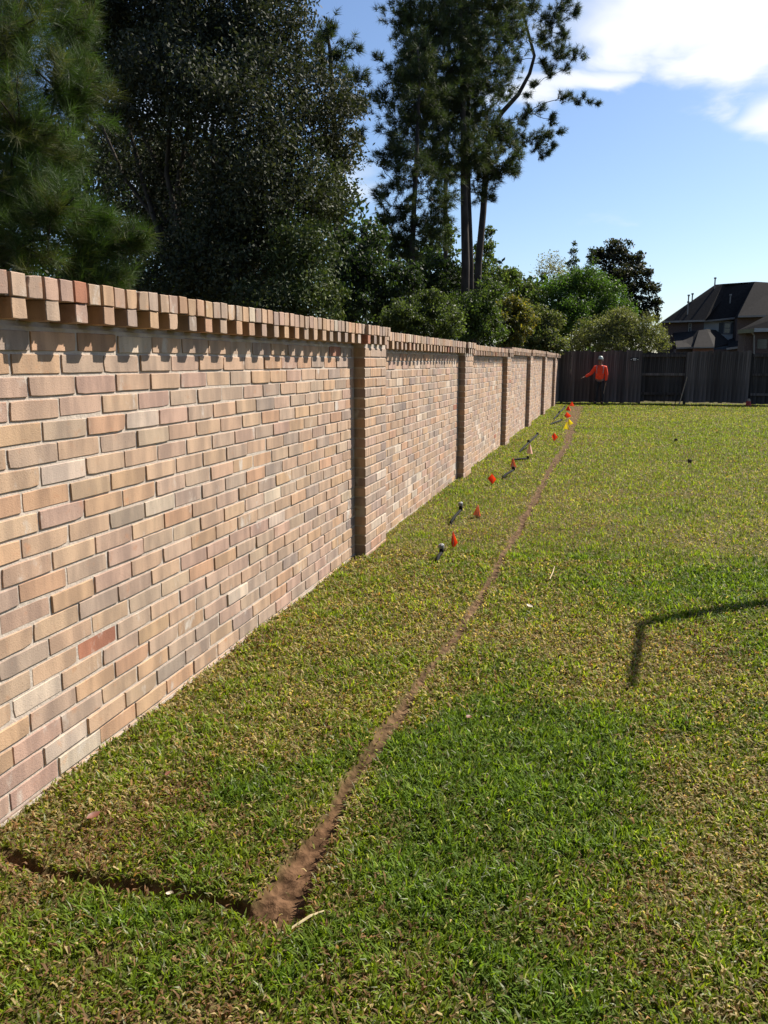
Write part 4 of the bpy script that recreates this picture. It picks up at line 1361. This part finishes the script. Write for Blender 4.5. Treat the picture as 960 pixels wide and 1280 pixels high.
def skin_mesh(name, verts, edges, radii, mat, parent, root=0, sub=2):
    me = bpy.data.meshes.new(name)
    me.from_pydata(verts, edges, [])
    o = bpy.data.objects.new(name, me)
    link(o, parent)
    md = o.modifiers.new('skin', 'SKIN')
    md.use_smooth_shade = True
    if not me.skin_vertices:
        bpy.context.view_layer.objects.active = o
    sv = me.skin_vertices[0].data if me.skin_vertices else None
    for i, r in enumerate(radii):
        rr = r if isinstance(r, tuple) else (r, r)
        sv[i].radius = rr
        sv[i].use_root = (i == root)
    ss = o.modifiers.new('sub', 'SUBSURF'); ss.levels = sub; ss.render_levels = sub
    me.materials.append(mat)
    return o


def build_person():
    base = np.array([CAM[0] + (752 - 763) / 1000 * 31.2, 30.25, 0.0])
    p = empty('person', tuple(base)); tag(p, 'worker in an orange hooded top, dark trousers and pale hard hat by the fence', 'person')
    p.scale = (0.93, 0.93, 0.93)
    # joints (facing -y, towards the lawn); person's right hand is at -x
    J = {}
    V, E, Rr = [], [], []

    def v(name, co, r):
        J[name] = len(V); V.append(co); Rr.append(r)

    def e(a, b): E.append((J[a], J[b]))
    v('pelvis', (0, 0, .95), (.14, .105)); v('waist', (0, 0, 1.08), (.135, .10)); v('chest', (0, .01, 1.30), (.165, .115)); v('collar', (0, .01, 1.43), (.10, .08))
    v('neck', (0, -.005, 1.51), .055); v('skull0', (0, -.015, 1.58), (.062, .075)); v('skull1', (0, -.01, 1.66), (.075, .09)); v('skull2', (0, -.005, 1.73), (.06, .075))
    e('pelvis', 'waist'); e('waist', 'chest'); e('chest', 'collar'); e('collar', 'neck'); e('neck', 'skull0'); e('skull0', 'skull1'); e('skull1', 'skull2')
    for s, nm in ((-1, 'r'), (1, 'l')):
        v('hip' + nm, (s * .095, 0, .90), .095); v('knee' + nm, (s * .115, -.03, .50), .062); v('ankle' + nm, (s * .12, .02, .10), .042); v('toe' + nm, (s * .145, -.14, .04), .035)
        e('pelvis', 'hip' + nm); e('hip' + nm, 'knee' + nm); e('knee' + nm, 'ankle' + nm); e('ankle' + nm, 'toe' + nm)
    # right arm reaches out and down, left hangs
    arm = {'r': [(-.19, .01, 1.40), (-.33, -.03, 1.17), (-.54, -.10, 1.05), (-.62, -.13, 1.02)], 'l': [(.19, .01, 1.40), (.25, .02, 1.13), (.245, -.06, .89), (.24, -.08, .81)]}
    for nm in 'rl':
        for k, (q, r) in enumerate(zip(arm[nm], (.058, .044, .03, .034))):
            v(f'arm{nm}{k}', q, r)
        e('chest' if False else 'collar', f'arm{nm}0'); e(f'arm{nm}0', f'arm{nm}1'); e(f'arm{nm}1', f'arm{nm}2'); e(f'arm{nm}2', f'arm{nm}3')
        h = np.array(arm[nm][3]); d = h - np.array(arm[nm][2]); d /= np.linalg.norm(d)
        sd = np.array([0, 1.0, 0]); sd -= d * (sd @ d); sd /= np.linalg.norm(sd)
        cu = np.cross(d, sd)
        for f in range(4):
            a = h + d * .035 + sd * (f - 1.5) * .021
            L = (.065, .075, .07, .055)[f]
            v(f'f{nm}{f}a', tuple(a), .0095); v(f'f{nm}{f}b', tuple(a + d * L * .55 + cu * .008), .009); v(f'f{nm}{f}c', tuple(a + d * L * .85 + cu * .03), .0075)
            e(f'arm{nm}3', f'f{nm}{f}a'); e(f'f{nm}{f}a', f'f{nm}{f}b'); e(f'f{nm}{f}b', f'f{nm}{f}c')
        a = h - sd * .038 + d * .005
        v(f't{nm}a', tuple(a), .011); v(f't{nm}b', tuple(a - sd * .022 + d * .04), .009)
        e(f'arm{nm}3', f't{nm}a'); e(f't{nm}a', f't{nm}b')
    body = skin_mesh('body', V, E, Rr, M_SKIN, p, 0, 1)
    # nose, eyes
    mb = MB(); mb.tube([(0, -.095, 1.665), (0, -.118, 1.635), (0, -.10, 1.63)], [.008, .015, .012], 6); mb.build('nose', M_SKIN, p, True)
    for s in (-1, 1):
        mb = MB(); mb.tube([(s * .03, -.085, 1.672), (s * .03, -.098, 1.672)], [.012, .008], 6); mb.build('eye', M_TROUS, p)
        mb = MB(); mb.tube([(s * .078, .0, 1.64), (s * .092, .005, 1.66), (s * .08, .01, 1.685)], [.012, .016, .01], 6); mb.build('ear', M_SKIN, p, True)
    mb = MB(); mb.obox((0, -.088, 1.605), (.024, 0, 0), (0, .008, 0), (0, 0, .005)); mb.build('mouth', M_BOOT, p)
    # clothes
    hv = [(0, 0, .90), (0, 0, 1.05), (0, .01, 1.28), (0, .01, 1.42), (0, .02, 1.49)]
    he = [(0, 1), (1, 2), (2, 3), (3, 4)]
    hr = [(.185, .135), (.175, .13), (.195, .14), (.135, .105), (.085, .085)]
    for nm in 'rl':
        a = arm[nm]; i0 = len(hv)
        hv += [a[0], a[1], a[2]]; hr += [.088, .070, .052]
        he += [(3, i0), (i0, i0 + 1), (i0 + 1, i0 + 2)]
    top = skin_mesh('hooded_top', hv, he, hr, M_ORANGE, p, 0, 2)
    tv = [(0, 0, .97)] ; te = []; tr_ = [(.155, .12)]
    for s in (-1, 1):
        i0 = len(tv)
        tv += [(s * .09, 0, .86), (s * .115, -.03, .50), (s * .12, .015, .09)]; tr_ += [.115, .085, .07]
        te += [(0, i0), (i0, i0 + 1), (i0 + 1, i0 + 2)]
    skin_mesh('trousers', tv, te, tr_, M_TROUS, p, 0, 2)
    for s in (-1, 1):
        skin_mesh('boot', [(s * .12, .04, .12), (s * .12, .03, .045), (s * .145, -.15, .045)], [(0, 1), (1, 2)], [.058, .055, .045], M_BOOT, p, 0, 2)
    # hard hat: dome and brim
    mb = MB(); n = 14
    rings = [(1.0, 0), (1.0, .03), (.92, .07), (.72, .105), (.4, .125), (.08, .13)]
    vs = [(.098 * r * math.cos(2 * math.pi * k / n), -.008 + .115 * r * math.sin(2 * math.pi * k / n), 1.715 + z) for r, z in rings for k in range(n)]
    fs = [(i * n + k, i * n + (k + 1) % n, (i + 1) * n + (k + 1) % n, (i + 1) * n + k) for i in range(len(rings) - 1) for k in range(n)] + [tuple(range((len(rings) - 1) * n, len(rings) * n))]
    mb.add(vs, fs)
    hat = mb.build('hard_hat', M_HAT, p, True)
    mb = MB(); mb.add([(.105 * math.cos(t), -.01 + (.125 + (.05 if math.sin(t) < -.2 else 0)) * math.sin(t), 1.716 + dz) for dz in (0, .008) for t in [2 * math.pi * k / 16 for k in range(16)]],
                      [tuple(reversed(range(16))), tuple(range(16, 32))] + [(k, (k + 1) % 16, (k + 1) % 16 + 16, k + 16) for k in range(16)])
    mb.build('brim', M_HAT, hat)
    # reflective braces
    for s in (-1, 1):
        mb = MB()
        mb.tube([(s * .115, -.165, 1.18), (s * .125, -.158, 1.34), (s * .12, -.10, 1.47)], .014, 4); mb.build('reflective_strip', M_REFL, p)
    # wand carried in the hanging hand
    w = empty('marking_wand', tuple(base + np.array([.235, -.10, .74]) * .93)); tag(w, 'thin pale wand held in the hanging hand of the worker', 'wand')
    mb = MB(); mb.tube([(0, 0, .12), (-.05, -.01, -.30)], .011, 6); mb.build('rod', M_WOODL, w)
    mb = MB(); mb.tube([(.003, 0, .06), (.008, 0, .15)], .017, 6); mb.build('grip', M_BLACK, w)


build_person()

# ------------------------------------------------------------------ invented post, out of view, shaped to throw the crooked shadow
def build_post():
    Hh = 2.7
    k = Hh / math.tan(SUN_EL)
    sh = np.array([SUN[0], SUN[1]]) / math.hypot(SUN[0], SUN[1])
    T = np.array([2.11, 4.68]) + sh * k               # top of the post
    foot_s = np.array([2.11, 4.68]) + np.array([0.745, 0.665]) / math.hypot(.745, .665) * (k + 0.06)
    root = empty('shadow_caster_post', (foot_s[0], foot_s[1], 0)); tag(root, 'invented unseen post and arm shaped to cast the crooked shadow on the lawn', 'post')
    o = np.array([foot_s[0], foot_s[1], 0])
    top = np.array([T[0], T[1], Hh]) - o
    mb = MB(); mb.tube([(0, 0, -.3), top * .5, top], [.06, .058, .05], 10); mb.build('post', M_WOODL, root, True)
    a = np.array([*(np.array([2.10, 4.60]) + sh * k), Hh]) - o
    b = np.array([*(np.array([2.02, 3.66]) + sh * k), Hh]) - o
    mb = MB(); mb.tube([a + (a - b) * .05, (a + b) / 2, b], [.026, .026, .022], 8); mb.build('arm', M_WOODL, root, True)


build_post()

# ------------------------------------------------------------------ litter on the lawn
M_DEADLEAF = simple_mat('dead_leaf', (0.16, 0.055, 0.03), 0.6, 0.35, 40)
M_STRAW = simple_mat('straw', (0.50, 0.40, 0.22), 0.7, 0.2, 40)
M_PALEBIT = simple_mat('pale_leaf', (0.62, 0.55, 0.42), 0.7, 0.15, 40)
LB_ = [(117, 1030, .026, M_DEADLEAF, 'curled red brown leaf near the foot of the wall'), (213, 977, .022, M_DEADLEAF, 'small red brown leaf on dry turf away from the wall'),
       (584, 905, .022, M_DEADLEAF, 'faded brown leaf on the green strip past the trench'),
       (216, 1128, .014, M_PALEBIT, 'pale scrap of leaf beside the short trench'), (662, 763, .025, M_PALEBIT, 'pale fallen leaf on the open lawn near the crooked shadow')]
for px, py, s, mat, lab in LB_:
    b = gnd(px, py)
    vs, fs = [], []
    n = 7
    for i in range(n + 1):
        t = i / n
        w = s * .55 * math.sin(math.pi * (0.06 + .9 * t))
        z = .022 + .6 * s * abs(t - .5) ** 1.3
        for j in (-1, 0, 1):
            vs.append(((t - .5) * s * 2, j * w, z + abs(j) * w * .55))
    for i in range(n):
        for j in range(2):
            a = i * 3 + j; fs.append((a, a + 1, a + 4, a + 3))
    o = mesh_obj('fallen_leaf', vs, fs, mat, None, True)
    o.location = (b[0], b[1], 0.006); o.rotation_euler = (random.uniform(-.3, .3), random.uniform(-.3, .3), random.uniform(0, 6))
    tag(o, lab, 'leaf')
for px0, py0, px1, py1, lab in ((362, 1172, 405, 1148, 'long dry straw stalk just past the corner of the trench'), (687, 728, 693, 712, 'curved pale stalk on the open lawn')):
    a, b = gnd(px0, py0), gnd(px1, py1)
    mb = MB(); m_ = (a + b) / 2; mb.tube([a + (0, 0, .024), m_ + (.006, .01, .03), b + (0, 0, .024)], [.0035, .004, .002], 5)
    o = mb.build('dry_stalk', M_STRAW); tag(o, lab, 'stalk')
for px, py, r, lab in ((862, 579, .035, 'dark clod of earth on the lawn, the larger one'), (845, 552, .03, 'small dark clod of earth towards the fence')):
    b = gnd(px, py)
    me = bpy.data.meshes.new('earth_clod'); bm = bmesh.new(); bmesh.ops.create_icosphere(bm, subdivisions=2, radius=r)
    for v in bm.verts: v.co += v.co.normalized() * random.uniform(-.3, .3) * r
    bm.to_mesh(me); bm.free(); me.materials.append(simple_mat('clod', (0.05, 0.035, 0.025), .95, .3, 30))
    o = link(bpy.data.objects.new('earth_clod', me)); o.location = (b[0], b[1], .03); tag(o, lab, 'clod')

tt = sum(len(p.data.loop_triangles) if False else sum(max(0, len(f.vertices) - 2) for f in p.data.polygons) for p in [o for o in scene.objects if o.type == 'MESH'] if len(p.data.polygons) < 3000)
big = sum(int(np.sum(np.array([1]))) for _ in ())
print('objects', len(scene.objects))
